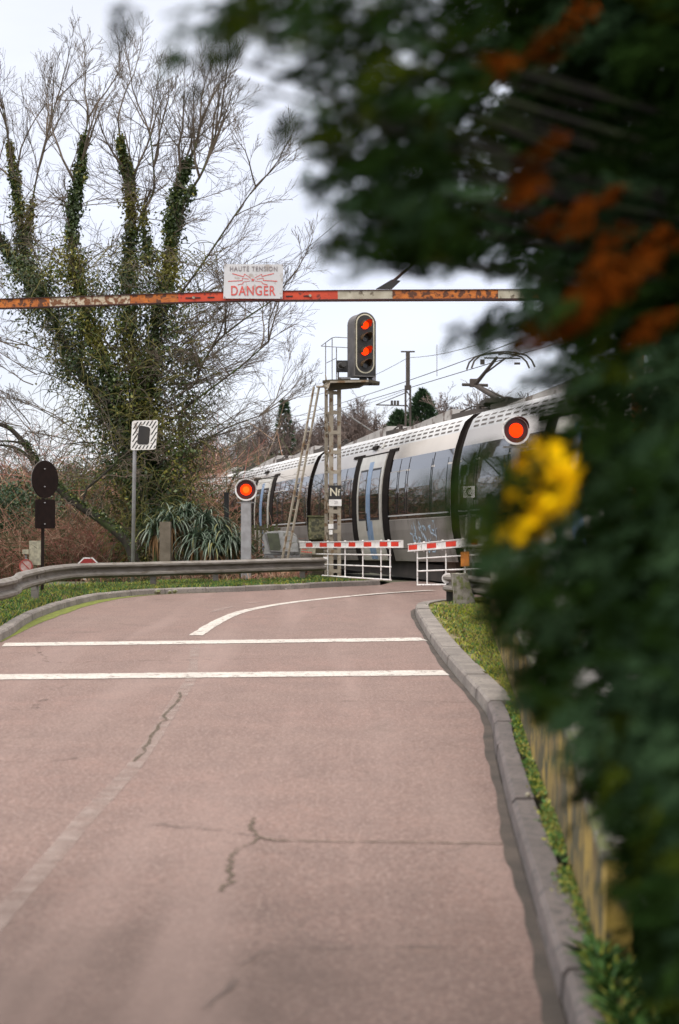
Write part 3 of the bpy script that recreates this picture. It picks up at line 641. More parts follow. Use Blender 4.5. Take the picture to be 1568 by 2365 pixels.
# catenary poles + wires
def lattice_pole(root, base_, h, w_, w_top, split):
    mb = MB(); b_ = Vector(base_)
    for sx in (-1, 1):
        for sy in (-1, 1): mb.bar(b_+Vector((sx*w_/2, sy*w_/2, 0)), b_+Vector((sx*w_/2, sy*w_/2, split)), .075, .075, Vector((0, 1, 0)))
    k = 0; z = 0
    while z < split-.3:
        for sy in (-1, 1):
            s = 1 if k % 2 else -1
            mb.bar(b_+Vector((-s*w_/2, sy*w_/2, z)), b_+Vector((s*w_/2, sy*w_/2, z+.3)), .02, .05, Vector((0, 1, 0)))
            mb.bar(b_+Vector((sy*w_/2, -s*w_/2, z)), b_+Vector((sy*w_/2, s*w_/2, z+.3)), .02, .05, Vector((1, 0, 0)))
        z += .3; k += 1
    mb.build('lattice', m_roofdk, root)
    mb = MB(); mb.bar(b_+Vector((0, 0, split-.2)), b_+Vector((0, 0, h)), w_top, w_top*1.2, Vector((0, 1, 0))); mb.bar(b_+Vector((-.3, 0, h)), b_+Vector((.3, 0, h)), .06, .06, Vector((0, 1, 0))); mb.build('upper_section', m_roofdk, root)
cpp = P(942, 1190, 61); cb = Vector((cpp.x, cpp.y, -1.0))
cr_ = thing('catenary_pole', cb, 'dark lattice overhead line pole rising behind the train roof', 'pole')
lattice_pole(cr_, cb, P(942, 812, 61).z-cb.z, .20, .17, P(942, 890, 61).z-cb.z)
mb = MB(); mb.bar(P(942, 937, 61), P(868, 935, 61), .05, .06, Vector((0, 1, 0))); mb.tube([P(942, 905, 61), P(868, 935, 61)], .02, 6)
for x in (905, 912, 919): mb.tube([P(x, 935, 61), P(x, 925, 61)], .05, 6)
mb.build('bracket', m_roofdk, cr_)
mb = MB(); mb.tube([P(790, 950, 62), P(862, 998, 62)], .04, 6); mb.build('stay', m_galv, cr_)
def wire(name, a, b, r, label, sag=0.0, n=10):
    mb = MB(); pts = [Vector(a).lerp(Vector(b), i/n)-Vector((0, 0, sag*4*(i/n)*(1-i/n))) for i in range(n+1)]; mb.tube(pts, r, 5)
    return tag(mb.build(name, m_roofdk), label, 'wire', 'overhead line wires')
wr = .011
wire('overhead_wire', P(560, 1012, 75), P(1420, 752, 27), wr, 'lowest overhead contact wire running just above the pantograph')
wire('overhead_wire', P(560, 990, 75), P(1560, 645, 24), wr, 'middle overhead wire above the contact wire, ending by the dark hedge', .3)
wire('overhead_wire', P(690, 918, 70), P(942, 826, 61), wr, 'upper wire left of the lattice pole beside the red signal', .3)
wire('overhead_wire', P(942, 826, 61), P(1450, 640, 30), wr, 'upper wire right of the lattice pole top', .4)
mb = MB(); mb.tube([P(1009, 796, 55), P(1009, 868, 52)], .012, 5); tag(mb.build('wire_dropper', m_roofdk), 'thin vertical dropper between the upper and middle wires', 'wire')
wire('overhead_wire', P(560, 700, 60), P(1010, 318, 38), .010, 'thin single wire slanting up from the danger sign towards the hedge', 0)
wire('overhead_wire', P(600, 955, 80), P(940, 900, 61), .009, 'faint wire crossing left behind the signal ladder', .5)

# ------------------------------------------------------------------ overhead height bar with sign
BD = 19.0
def B(x, y, d=0): return P(x, y, BD+d)
hb = thing('height_bar', (P(0, 700, BD).x-.9, BD, 0), 'rusty orange, cream and red height limit beam spanning the road above', 'height bar')
segs = [(-110, 706, 9, 701.5, 0), (9, 701.5, 115, 698.5, 0), (115, 698.5, 300, 692, 1), (300, 692, 412, 688.5, 0), (412, 688.5, 560, 684.5, 2), (560, 684.5, 780, 682, 2),
        (780, 682, 906, 681, 3), (906, 681, 1150, 680, 0), (1150, 680, 1216, 680, 3), (1216, 680, 1480, 680, 0)]
mb = MB()
for x0, y0, x1, y1, mi in segs: mb.bar(B(x0, y0), B(x1, y1), .05, .115, mi=mi)
bm_ = [m_bary, m_barc, m_barr, m_barl]
mb.build('beam', bm_, hb)
mb = MB()
for x0, y0, x1, y1, mi in segs:
    mb.bar(B(x0, y0+10.8), B(x1, y1+10.8), .09, .012); mb.bar(B(x0, y0-10.8), B(x1, y1-10.8), .075, .010)
mb.bar(B(635, 694.5, -.01), B(1216, 692.5, -.01), .12, .014)
mb.build('flange', m_bard, hb)
mb = MB()
for x, y in ((436, 688), (455, 687.5), (487, 686.5), (668, 684), (709, 683.5)):
    mb.box(B(x, y, -.027), (.09, .012, .016))
mb.build('slot', m_black, hb)
for x, y in ((447, 686.5), (716, 682.5)):
    mb = MB(); mb.tube([B(x, y, -.025), B(x, y, -.06)], .02, 8); mb.build('bolt', m_barl, hb)
mb = MB()
pa, pb = B(868, 667), B(905, 667); mb.prism([pa, pb, B(925, 648), B(905, 645)], (0, .04, 0)); mb.build('stay_bracket', m_black, hb)
mb = MB(); mb.tube([B(905, 652, .02), B(960, 605, .02), B(1500, 150, .1)], [.022, .014, .014], 8); mb.build('stay', m_bard, hb)
for x in (-110, 1400):
    p_ = B(x, 690); top = 5.0 if x < 0 else B(1500, 150).z+.2
    mb = MB(); xx = p_.x+(0 if x < 0 else .45); mb.bar((xx, BD+.12, -.05), (xx, BD+.12, top), .14, .14, Vector((0, 1, 0))); mb.build('post', m_bary, hb)
# danger sign
S0 = B(508, 600.4, -.06); k_ = .0994*BD/3285
def SG(px, py, d=0): return S0 + Vector((px*k_, -d, -py*k_))
sg = thing('danger_sign', SG(760, 895), 'white HAUTE TENSION DANGER plate with red lightning bolts fixed on the beam', 'sign')
tilt = -.012
mb = MB(); o_ = [SG(75, 890), SG(1445, 895), SG(1470, 100), SG(100, 92)]; mb.prism(o_, (0, .012, 0)); mb.build('plate', m_white, sg)
text('lettering', 'HAUTE TENSION', 112*k_*1.38, m_greytext, frame(SG(778, 208, .004), (0, -1, 0)), sg, sx=.80, spacing=1.22, off=.0012)
text('lettering', 'DANGER', 228*k_*1.38, m_redfade, frame(SG(760, 722, .004), (0, -1, 0)), sg, sx=.76, spacing=1.12, off=.0022)
mb = MB()
for bolt in ([(720, 425), (565, 320), (548, 385), (280, 312)], [(662, 440), (512, 420), (518, 475), (185, 492)], [(700, 482), (535, 508), (535, 545), (410, 575)],
             [(800, 415), (965, 325), (965, 378), (1245, 312)], [(850, 440), (1000, 415), (1000, 472), (1325, 490)], [(810, 482), (970, 505), (985, 545), (1100, 572)]):
    for i, (a_, b_) in enumerate(zip(bolt, bolt[1:])):
        A, Bq = SG(*a_, .002), SG(*b_, .002); mb.bar(A, Bq, .003, (.0075 if i else .006)+(.003 if i == 2 else 0))
mb.build('lightning', m_redfade, sg)
st = []
for i in range(10):
    a_ = PI/2+i*PI/5; r_ = 48 if i % 2 == 0 else 19; st.append(SG(758+math.cos(a_)*r_, 460-math.sin(a_)*r_, .002))
mb = MB(); mb.prism(st, (0, -.003, 0)); mb.build('star', m_redfade, sg)
for px, py in ((125, 112), (1450, 110), (105, 862), (1412, 868)):
    mb = MB(); mb.tube([SG(px, py, 0), SG(px, py, .012)], .010, 8); mb.build('bolt', m_greytext, sg)

# ------------------------------------------------------------------ railway signal
MD = 37.0
def S(x, y, d=0): return P(x, y, MD+d)
sbase = Vector((S(769, 1190).x, MD, 0)); rs_ = thing('railway_signal', sbase, 'tall lattice railway signal showing two red lights above its platform', 'railway signal')
mz0, mz1 = -.1, S(770, 897).z
xl, xr = S(754, 0).x, S(783.5, 0).x
mb = MB()
for (xx, yy, ww) in ((S(765, 0).x, MD-.0, .11), (xr, MD, .09), (S(753, 0).x, MD+.35, .09), (S(781, 0).x, MD+.35, .06)):
    mb.bar((xx, yy, mz0), (xx, yy, mz1), ww, .02 if yy == MD else .05, Vector((0, 1, 0)))
mb.bar((S(765, 0).x-.05, MD+.05, mz0), (S(765, 0).x-.05, MD+.05, mz1), .015, .10, Vector((0, 1, 0)))
mb.bar((xr+.04, MD+.05, mz0), (xr+.04, MD+.05, mz1), .015, .10, Vector((0, 1, 0)))
mb.build('leg', m_mast, rs_)
mb = MB(); z = .25; xa, xb = S(765, 0).x, xr; i = 0
while z < mz1-.1:
    mb.box(((xa+xb)/2, MD-.012, z), (xb-xa+.06, .015, .095))
    mb.bar((xa-.06, MD+.02, z), (S(753, 0).x-.02, MD+.33, z+.5*(1 if i % 2 else -1)), .02, .04)
    mb.bar((xa-.06, MD+.02, z), (S(753, 0).x-.02, MD+.33, z), .02, .05)
    z += .515; i += 1
mb.build('lacing', m_mast, rs_)
# platform (dark underside), end plate
mb = MB(); up = .10
pl = [S(743, 888, .45), S(768, 873, 1.1), S(876, 874, .5), S(876, 880, -.5), S(843, 893, -.75), S(760, 897, -.6)]
zt = S(760, 884).z
pl2 = [Vector((S(745, 0).x, MD-.35, 0)), Vector((S(764, 0).x, MD-.60, 0)), Vector((S(850, 0).x, MD-.60, 0)), Vector((S(877, 0).x, MD-.05, 0)), Vector((S(877, 0).x, MD+.45, 0)), Vector((S(752, 0).x, MD+.55, 0))]
mb.prism([Vector((p.x, p.y, zt-.03)) for p in pl2], (0, 0, .06))
mb.prism([Vector((S(748, 0).x, MD-.35, zt-.03)), Vector((S(848, 0).x, MD-.50, zt-.03)), Vector((S(830, 0).x, MD-.45, zt-.13)), Vector((S(760, 0).x, MD-.35, zt-.20))], (0, .5, 0))
mb.build('platform', m_mastd, rs_)
mb = MB(); mb.prism([S(745, 889, -.37), S(754, 883, -.55), S(762, 882, -.62), S(757, 897, -.62), S(750, 900, -.4)], (.02, -.02, 0)); mb.bar(S(762, 882, -.64), S(851, 880, -.64), .03, .05); mb.build('platform_edge', m_mast, rs_)
# railing
mb = MB()
for x, yt in ((752, 792), (767, 781), (777, 802)):
    d_ = .4 if x != 767 else -.3
    mb.bar(S(x, 884, d_), S(x, yt, d_), .025, .025, Vector((0, 1, 0)))
mb.tube([S(741, 799, .4), S(752, 791, .4), S(767, 780, -.3), S(775, 778.5, -.3), S(803, 780, -.3)], .011, 6)
mb.tube([S(741, 799, .4), S(777, 801.5, .4), S(808, 803, .4)], .011, 6); mb.tube([S(754, 838, .4), S(777, 827, .2)], .009, 6)
mb.build('railing', m_galv, rs_)
# ladder
mb = MB(); la, lb = S(731, 893, -.1), S(659, 1228, -.9); off = Vector((.16, .0, 0))
lb2 = Vector((lb.x-.12, lb.y, .0))
for o_ in (off*-.42, off*.42): mb.bar(la+o_, lb2+o_, .035, .05)
for i in range(15):
    t = (i+.5)/15; q = la.lerp(lb2, t); mb.tube([q-off*.42, q+off*.42], .012, 5)
mb.tube([la, S(750, 893, -.2)], .03, 6)
mb.build('ladder', m_mast, rs_)
# signal head
ang = math.radians(19); fz = Vector((math.sin(ang), -math.cos(ang), 0)); rz = Vector((math.cos(ang), math.sin(ang), 0)); uz = Vector((0, 0, 1))
hc = S(843, 796, -.15); HW, HH = .285, .83
def hp(x, y, d=0): return hc + rz*x + uz*y + fz*d
def arch(wd, yt, yb, n=14, rb=False, r0=None):
    pts = []
    for i in range(n+1):
        a_ = PI*i/n; pts.append((wd*math.cos(a_), yt-wd+wd*math.sin(a_)))
    if rb:
        for i in range(n+1):
            a_ = PI+PI*i/n; pts.append((wd*math.cos(a_), yb+wd+wd*math.sin(a_)))
    else: pts += [(-wd, yb), (wd, yb)]
    return pts
mb = MB(); o_ = arch(HW, HH, -HH); mb.v += [tuple(hp(x, y, 0)) for x, y in o_] + [tuple(hp(x*1.0-(.04 if x < 0 else 0), y-(.0 if y > -HH+.01 else 0), -.46)) for x, y in o_]
n_ = len(o_); mb.n = 2*n_; mb.f.append(tuple(range(n_))); mb.f.append(tuple(range(2*n_-1, n_-1, -1))); mb.m += [0, 0]
for i in range(n_): mb.f.append((i, n_+i, n_+(i+1) % n_, (i+1) % n_)); mb.m.append(1)
head = mb.build('signal_head', [m_blackgl, mat('head_side_grey', (.10, .095, .10), (.14, .13, .13), 5, .6)], rs_)
def ring_outline(mb, o1, o2, d, th, mi=0):
    n = len(o1); b = mb.n
    for o_, dd in ((o1, d), (o2, d), (o2, d+th), (o1, d+th)): mb.v += [tuple(hp(x, y, dd)) for x, y in o_]
    mb.n += 4*n
    for k in range(4):
        for j in range(n):
            mb.f.append((b+k*n+j, b+k*n+(j+1) % n, b+((k+1) % 4)*n+(j+1) % n, b+((k+1) % 4)*n+j)); mb.m.append(mi)
mb = MB(); ring_outline(mb, arch(.255, HH-.03, -HH+.085, rb=True), arch(.222, HH-.063, -HH+.118, rb=True), .002, .006); mb.build('white_border', m_yline, head)
mb = MB(); ring_outline(mb, arch(HW+.012, HH+.012, -HH, rb=False), arch(HW-.01, HH-.01, -HH+.03), -.02, .03); mb.build('rim', mat('rim_grey', (.16, .15, .14), (.11, .10, .09), 6, .6), head)
mb = MB(); mb.prism([hp(.20, .62, -.22), hp(.385, .66, -.22), hp(.385, -1.0, -.22), hp(.20, -.98, -.22)], fz*-.03); mb.build('back_plate', mat('back_plate_pale', (.38, .37, .40), (.31, .30, .32), 4, .7), head)
for i, yl in enumerate((.505, .165, -.178, -.52)):
    lit = i in (0, 2)
    lp_ = MB(); lp_.tube([hp(-.01, yl, .004), hp(-.01, yl, .045)], .098 if lit else .085, 24)
    lo = lp_.build('lamp_lit' if lit else 'lamp', g_red if lit else m_lens, head, smooth=False)
    hm = MB(); n2 = 18; Lh = .44; b = 0
    for rr in (.112, .120):
        for dd in (0, 1):
            for j in range(n2+1):
                a_ = -PI*.12+PI*1.24*j/n2; dep = .006+ (Lh*(.45+.55*math.sin(max(0, min(PI, a_)))) if dd else 0)
                hm.v.append(tuple(hp(-.01+rr*math.cos(a_), yl+rr*math.sin(a_), dep)))
    m1 = n2+1; hm.n = 4*m1
    for (A_, B_) in ((0, 1), (2, 3), (1, 3), (0, 2)):
        for j in range(n2): hm.f.append((A_*m1+j, A_*m1+j+1, B_*m1+j+1, B_*m1+j)); hm.m.append(0)
    hm.build('hood', m_hood, lo)
mb = MB(); mb.box(hp(0, -HH-.06, -.15), (.20, .12, .12)); mb.box(hp(.19, -HH-.10, -.12), (.09, .09, .20)); mb.tube([hp(.1, -HH, -.05), hp(.12, -HH-.1, -.02), hp(.05, -HH-.14, 0)], .01, 6); mb.build('mount', m_black, rs_)
# small auxiliary lamp box on the platform
mb = MB(); bx = S(790, 846, -.2); mb.box(bx, (.30, .2, .29)); ab = mb.build('lamp_box', m_black, rs_, bevel=.01)
mb = MB(); mb.tube([bx+Vector((-.03, -.10, .01)), bx+Vector((.04, -.28, .03))], .075, 16); mb.build('lamp_tube', m_blackgl, ab)
mb = MB(); mb.ring(bx+Vector((-.03, -.105, .01)), .05, .085, Vector((0, -1, 0)), Vector((0, 0, 1)), Vector((1, 0, 0)), .01, 20); mb.build('lens_ring', m_galv, ab)
mb = MB(); mb.box(S(796, 874, -.2), (.30, .25, .05)); mb.tube([bx+Vector((-.1, 0, -.14)), bx+Vector((-.1, 0, -.36))], .02, 6); mb.build('box_bracket', m_galv, rs_)
# plates Nf and number
mb = MB(); c_ = S(773.5, 1137, -.04); mb.box(c_, (.325, .012, .36)); nf = mb.build('letter_plate', m_black, rs_)
text('lettering', 'N', .29, m_yline, frame(c_+Vector((-.035, -.008, -.0)), (0, -1, 0)), nf, sx=.95, off=.006)
text('lettering', 'f', .25, m_yline, frame(c_+Vector((.10, -.008, -.015)), (0, -1, 0)), nf, sx=.85, off=.003)
mb = MB(); c_ = S(774, 1161, -.04); mb.box(c_, (.33, .012, .17)); npl = mb.build('number_plate', m_whitem, rs_)
text('lettering', '29', .115, m_greytext, frame(c_+Vector((.02, -.008, 0)), (0, -1, 0)), npl, sx=.8)
mb = MB(); c_ = S(764, 1222, -.06); mb.box(c_+Vector((0, 0, .07)), (.13, .06, .12)); mb.box(c_+Vector((0, 0, -.08)), (.09, .06, .12)); mb.build('telephone_box', m_whitem, rs_)
mb = MB(); mb.box((S(769, 0).x, MD+.15, -.02), (.7, .8, .25)); mb.build('footing', m_conc, rs_)

# mossy cabinet by the signal
cc = P(734, 1220, 38.2); r_ = thing('trackside_cabinet', (cc.x, cc.y, -.05), 'olive mossy equipment cabinet behind the left barrier arm', 'cabinet')
mb = MB(); mb.box(cc, (.50, .45, .60)); mb.build('body', m_olive, r_, bevel=.015)
mb = MB(); mb.box(cc+Vector((0, 0, .325)), (.56, .5, .04)); mb.build('lid', m_olive, r_)
mb = MB(); mb.box(cc+Vector((.02, -.235, 0)), (.38, .02, .5)); mb.build('door', mat('cabinet_door', (.14, .13, .07), (.05, .05, .03), 14, .8, spread=(.45, .55)), r_)
mb = MB(); mb.box((cc.x, cc.y, (cc.z-.3)/2-.02), (.3, .3, cc.z-.3+.08)); mb.build('stand', m_mastd, r_)

# ------------------------------------------------------------------ level crossing barriers
def arm_pt(t, z): return Vector((1.445-.296*t, 29.3+t, z))
AD = Vector((-.2838, .9589, 0))            # along the arm, away from camera
AN = Vector((-.9589, -.2838, 0))           # face turned to the road user (left, towards camera)
def px_t(x):
    k = (x-784)/3285; return (1.445-29.3*k)/(k+.296)
def barrier_arm(root, t0, z0, t1, z1, reds, verts, rails, t_sk0, t_sk1, bumps):
    """arm between t0 (tip) and t1 (pivot end)"""
    def A(t, dz=0, off=0): return arm_pt(t, z0+(z1-z0)*(t-t0)/(t1-t0)+dz)+AN*off
    mb = MB(); mb.bar(A(t0), A(t1), .05, .15)
    mb.bar(A(t0, .072, .01), A(t1, .072, .01), .06, .018); mb.bar(A(t0, -.072, .01), A(t1, -.072, .01), .06, .018); arm = mb.build('arm', m_whitem, root)
    for a_, b_ in reds:
        mb = MB(); mb.bar(A(a_, 0, .029), A(b_, 0, .029), .006, .095); mb.build('red_reflector', m_redref, arm)
    mb = MB()
    for t in bumps: mb.box(A(t, .08, 0), (.04, .05, .035)); mb.box(A(t, -.085, 0), (.03, .04, .04))
    mb.build('hanger_clips', m_whitem, arm)
    mb = MB()
    for t in verts: mb.tube([A(t, -.07), A(t, -.775)], .015, 8)
    for i, (dz, ta, tb) in enumerate(rails): mb.tube([A(ta, dz), A(tb, dz)], .015 if i < 2 else .018, 8)
    mb.build('hanging_skirt', m_whitem, root)
    return A
pt = lambda x: px_t(x)
lbz = arm_pt(px_t(668), 0)
lb_ = thing('level_crossing_barrier', (P(650, 0, 38).x, 38.0, .0), 'lowered white barrier arm with red patches and skirt, left one with grey drive housing', 'barrier', 'level crossing barriers')
reds = [(px_t(a), px_t(b)) for a, b in ((709, 724), (741, 757), (774, 790), (808, 823), (843, 860), (880, 897), (906, 923))]
A1 = barrier_arm(lb_, px_t(929), 1.10, px_t(688), .905, reds, [px_t(x) for x in (757, 797, 838, 880, 901)],
            [(-.235, px_t(903), px_t(702)), (-.49, px_t(903), px_t(734)), (-.77, px_t(903), px_t(744))], 0, 0, [px_t(x) for x in (716, 757, 797, 838, 880, 897)])
# drive housing
def MP(x, y, d): return P(x, y, 37.9+d)
mb = MB()
sh = [(608, 1281), (611, 1262), (605, 1240), (612, 1229), (640, 1226.5), (668, 1228), (682, 1235), (688, 1250), (691, 1281)]
mb.prism([MP(x, y, -.30) for x, y in sh], (0, .6, 0)); mb.build('housing', m_cast, lb_, bevel=.02)
mb = MB(); mb.prism([MP(x, y, -.325) for x, y in ((616, 1232), (643, 1231), (648, 1262), (646, 1272), (624, 1272))], (0, .02, 0)); mb.build('side_panel', m_castd, lb_)
mb = MB(); mb.tube([MP(612, 1231, -.33), MP(618, 1252, -.33), MP(624, 1273, -.33), MP(690, 1275, -.33)], .018, 6); mb.build('housing_rim', m_galv, lb_)
mb = MB(); mb.box(MP(652, 1284, 0)+Vector((0, 0, 0)), (.95, .62, .08)); mb.build('base_plate', m_galv, lb_)
mb = MB(); q = MP(650, 1287, 0); mb.box((q.x, q.y, q.z/2-.02), (.62, .5, q.z+.04)); mb.build('pedestal', m_conc, lb_)
mb = MB(); mb.prism([A1(px_t(686), .12, .0), A1(px_t(735), .066, .0), A1(px_t(735), .05, .0), A1(px_t(686), -.05, 0)], AN*.03); mb.build('arm_bracket', m_whitem, lb_)
mb = MB(); a_, b_ = px_t(696), px_t(731); mb.bar(A1(a_, -.155, .03), A1(b_, -.155, .03), .006, .15); pl_ = mb.build('notice_plate', m_notice, lb_)
Mx = frame(A1((a_+b_)/2, -.155, .037), AN)
mb = MB()
for i in range(5): mb.box(Mx @ Vector((-.5+.11*i, .035, 0)), (.05, .012, .018), None); 
for i in range(6): mb.box(Mx @ Vector((-.5+.18*i, -.03, 0)), (.06, .012, .03), None)
mb.build('faded_print', m_redfade, pl_)
# right barrier
rb_ = thing('level_crossing_barrier', (3.2, 23.6, .0), 'lowered white barrier arm with skirt and orange reflector, right one half hidden by the hedge', 'barrier', 'level crossing barriers')
reds = [(px_t(a), px_t(b)) for a, b in ((947, 966), (989, 1010), (1033, 1056), (1092, 1106))]
A2 = barrier_arm(rb_, px_t(945), 1.03, -5.6, 1.33, reds, [px_t(x) for x in (964, 986.5, 1030, 1074)],
            [(-.235, px_t(964), -4.6), (-.49, px_t(964), -4.6), (-.77, px_t(964), -4.6)], 0, 0, [px_t(x) for x in (958, 979, 1022, 1070)])
mb = MB(); mb.bar(A2(px_t(1069), -.30, .04), A2(px_t(1088), -.30, .04), .01, .27); mb.build('orange_reflector', m_orange, rb_)
mb = MB(); q = arm_pt(-6.0, 0); Rm = Matrix.Rotation(math.atan2(.2838, .9589), 3, 'Z')
mb.box(q+Vector((0, 0, 1.2)), (.6, .95, .55), Rm); mb.build('housing', m_cast, rb_, bevel=.03)
mb = MB(); mb.box(q+Vector((0, 0, .46)), (.5, .6, .93), Rm); mb.build('pedestal', m_conc, rb_)

# ------------------------------------------------------------------ flashing lights
def flash(c, r, f, label, post_w, name='flashing_light', half=False):
    f = Vector(f).normalized(); u = Vector((0, 0, 1)); rr = u.cross(f).normalized(); c = Vector(c)
    t = thing(name, (c.x, c.y+.1, 0), label, 'warning light', 'crossing warning lights')
    mb = MB(); mb.tube([c-f*.16, c-f*.06, c], [r*.55, r*.9, r*.97], 32); hs = mb.build('backing_disc', m_black, t)
    mb = MB(); mb.ring(c, r*.86, r, f, u, rr, .012, 40); mb.build('white_ring', m_whitem, t)
    mb = MB(); mb.tube([c+f*.001, c+f*.006], r*.86, 32); mb.build('lens_rim', g_redrim, t)
    mb = MB(); k = .50
    for (ra, fa, fb) in ((r*k, .008, .03), (r*k*.8, .03, .05)): mb.tube([c+f*fa, c+f*fb], [ra, ra*.9], 28)
    mb.build('lamp_lit', g_red, t)
    mb = MB(); mb.tube([c+f*.05, c+f*.06], [r*.30, r*.24], 24); mb.build('lamp_core', g_core if not half else g_red, t)
    mb = MB()
    for j in range(12):
        a0 = PI*.05+PI*.9*j/12; a1 = PI*.05+PI*.9*(j+1)/12
        p = [c+(rr*math.cos(a)+u*math.sin(a))*r*.90+f*(.01) for a in (a0, a1)]; q2 = [c+(rr*math.cos(a)+u*math.sin(a))*r*.92+f*(.02+.16*math.sin((a))) for a in (a1, a0)]
        mb.quad(p+q2)
    mb.build('visor', m_black, t, fixn=False)
    mb = MB(); zt = c.z-r*1.22; mb.box((c.x, c.y+.06, zt+.02), (r*1.7, .12, .03)); mb.box((c.x, c.y+.06, zt+.06), (r*.7, .08, .10)); mb.build('bracket', m_galv, t)
    mb = MB(); mb.bar((c.x, c.y+.06, -.1), (c.x, c.y+.06, zt), post_w, post_w, Vector((0, 1, 0))); mb.build('post', m_pole, t)
    return t
flash(P(568, 1131, 35.0), .275, (.10, -1, 0), 'round red flashing light with white ring on grey post by the strappy plant', .24)
flash(P(1191.5, 994, 24.0), .245, (.18, -1, 0), 'round red flashing light lit high beside the dark hedge', .14, half=True)

# emergency telephone post near the right barrier
q = P(1083, 1136, 26.5); t = thing('telephone_sign', (q.x, q.y, .1), 'small white sign with telephone handset on post behind right barrier', 'sign')
mb = MB(); mb.box(q, (.215, .01, .215)); pl_ = mb.build('plate', m_whitem, t)
mb = MB(); pts = [q+Vector((.04*math.cos(a)-.0, -.008, .065*math.sin(a))) for a in [PI*.55+i*PI*.9/8 for i in range(9)]]; mb.tube(pts, .013, 6)
mb.box(pts[0]+Vector((.02, 0, .0)), (.05, .012, .035)); mb.box(pts[-1]+Vector((.02, 0, .0)), (.05, .012, .035)); mb.build('handset_symbol', m_black, pl_)
mb = MB(); mb.bar((q.x, q.y+.03, 0), (q.x, q.y+.03, q.z+.1), .05, .05, Vector((0, 1, 0))); mb.build('post', m_galv, t)
q = P(1093, 1215, 26.9); t = thing('trackside_board', (q.x, q.y, .1), 'small board with blue and white edges just above the right barrier arm', 'board')
mb = MB(); mb.box(q, (.33, .012, .34)); bo = mb.build('panel', m_castd, t)
mb = MB(); mb.box(q+Vector((-.135, -.009, 0)), (.05, .006, .33)); mb.box(q+Vector((.135, -.009, 0)), (.05, .006, .33)); mb.box(q+Vector((.075, -.009, .04)), (.06, .006, .2)); mb.build('white_edge', m_whitem, bo)
mb = MB(); mb.box(q+Vector((-.10, -.0095, 0)), (.025, .006, .33)); mb.box(q+Vector((.145, -.014, 0)), (.02, .005, .33)); mb.build('blue_edge', mat('blue_edge', (.04, .05, .22), (.03, .04, .16), 5, .5), bo)
mb = MB(); mb.bar((q.x, q.y+.03, 0), (q.x, q.y+.03, q.z), .05, .05, Vector((0, 1, 0))); mb.build('post', m_galv, t)

# ------------------------------------------------------------------ guardrails
GR = [(P(-420, 0, 12).x, 8, .78), (-5.28, 14, .78), (P(0, 0, 21.5).x, 21.5, None), (P(41, 0, 24).x, 24, None), (P(82, 0, 26).x, 26, None), (P(124, 0, 28).x, 28, None), (P(186, 0, 30).x, 30, None),
      (P(309, 0, 31.5).x, 31.5, None), (P(400, 0, 32).x, 32, None), (P(500, 0, 32.8).x, 32.8, None), (P(635, 0, 34).x, 34, None), (P(749, 0, 35).x, 35, None)]
ytop = [None, None, 1338, 1322.6, 1313, 1306, 1301, 1298.5, 1296, 1294, 1290, 1287.5]
path = []
for (x, y, z), yt in zip(GR, ytop):
    zt = z if yt is None else P(0, yt, y).z
    path.append((x, y, zt))
W = [(0, 0), (.035, -.004), (.10, -.045), (.10, -.085), (.01, -.135), (.01, -.185), (.10, -.235), (.10, -.275), (.035, -.316), (0, -.325)]
Wc = W + [(o-.010, z) for o, z in reversed(W)]
gr = thing('guardrail', (path[4][0], path[4][1], .1), 'curved grey steel crash barrier along the left verge', 'guardrail')
mb = MB(); sp_ = smooth(path, 4); mb.sweep(Wc, [tuple(p) for p in sp_]); mb.build('beam', m_rail, gr)
mb = MB(); e = Vector(path[-1]); mb.box(e+Vector((.02, -.04, -.03)), (.10, .06, .09)); mb.build('end_cap', m_whitem, gr)
for x_, D_ in ((-40, 17), (73, 25.8), (345, 32.0), (500, 33.1), (700, 34.8)):
    # nearest path height
    px = P(x_, 0, D_); d_ = min(sp_, key=lambda p: (p.x-px.x)**2+(p.y-px.y)**2)
    mb = MB(); mb.box((d_.x-.03, d_.y+.10, d_.z/2-.10), (.13, .10, d_.z+.0)); mb.build('post', m_rail, gr)
for i in (9, 17, 25, 33):
    d_ = sp_[min(i, len(sp_)-1)]; d2 = sp_[min(i+1, len(sp_)-1)]; t = (d2-d_).normalized(); r = Vector((t.y, -t.x, 0)); mb = MB()
    mb.sweep([(o+.006, z) for o, z in W]+[(o, z) for o, z in reversed(W)], [tuple(d_), tuple(d_+t*.32)]); mb.build('splice_plate', m_rail, gr)
# short guardrail end on the right verge
e = P(1032, 1336, 26.4); t = thing('guardrail', (e.x, e.y, .1), 'short crash barrier end with white tip below the right barrier', 'guardrail')
path2 = [e+Vector((0, 0, .08)), e+Vector((.25, -.35, .08)), e+Vector((.6, -1.4, .08)), e+Vector((.85, -3.2, .08))]
mb = MB(); mb.sweep([(-o, z) for o, z in Wc], [tuple(p) for p in reversed(path2)]); mb.build('beam', m_rail, t)
mb = MB(); pts = arch(.09, .10, -.09, 8, rb=True); mb.prism([e+Vector((x-.01, -.06, y)) for x, y in pts], (.03, .05, 0)); mb.build('end_cap', m_litter, t)
mb = MB(); mb.box((e.x+.05, e.y, .27), (.12, .10, .44)); mb.build('post', m_black, t)
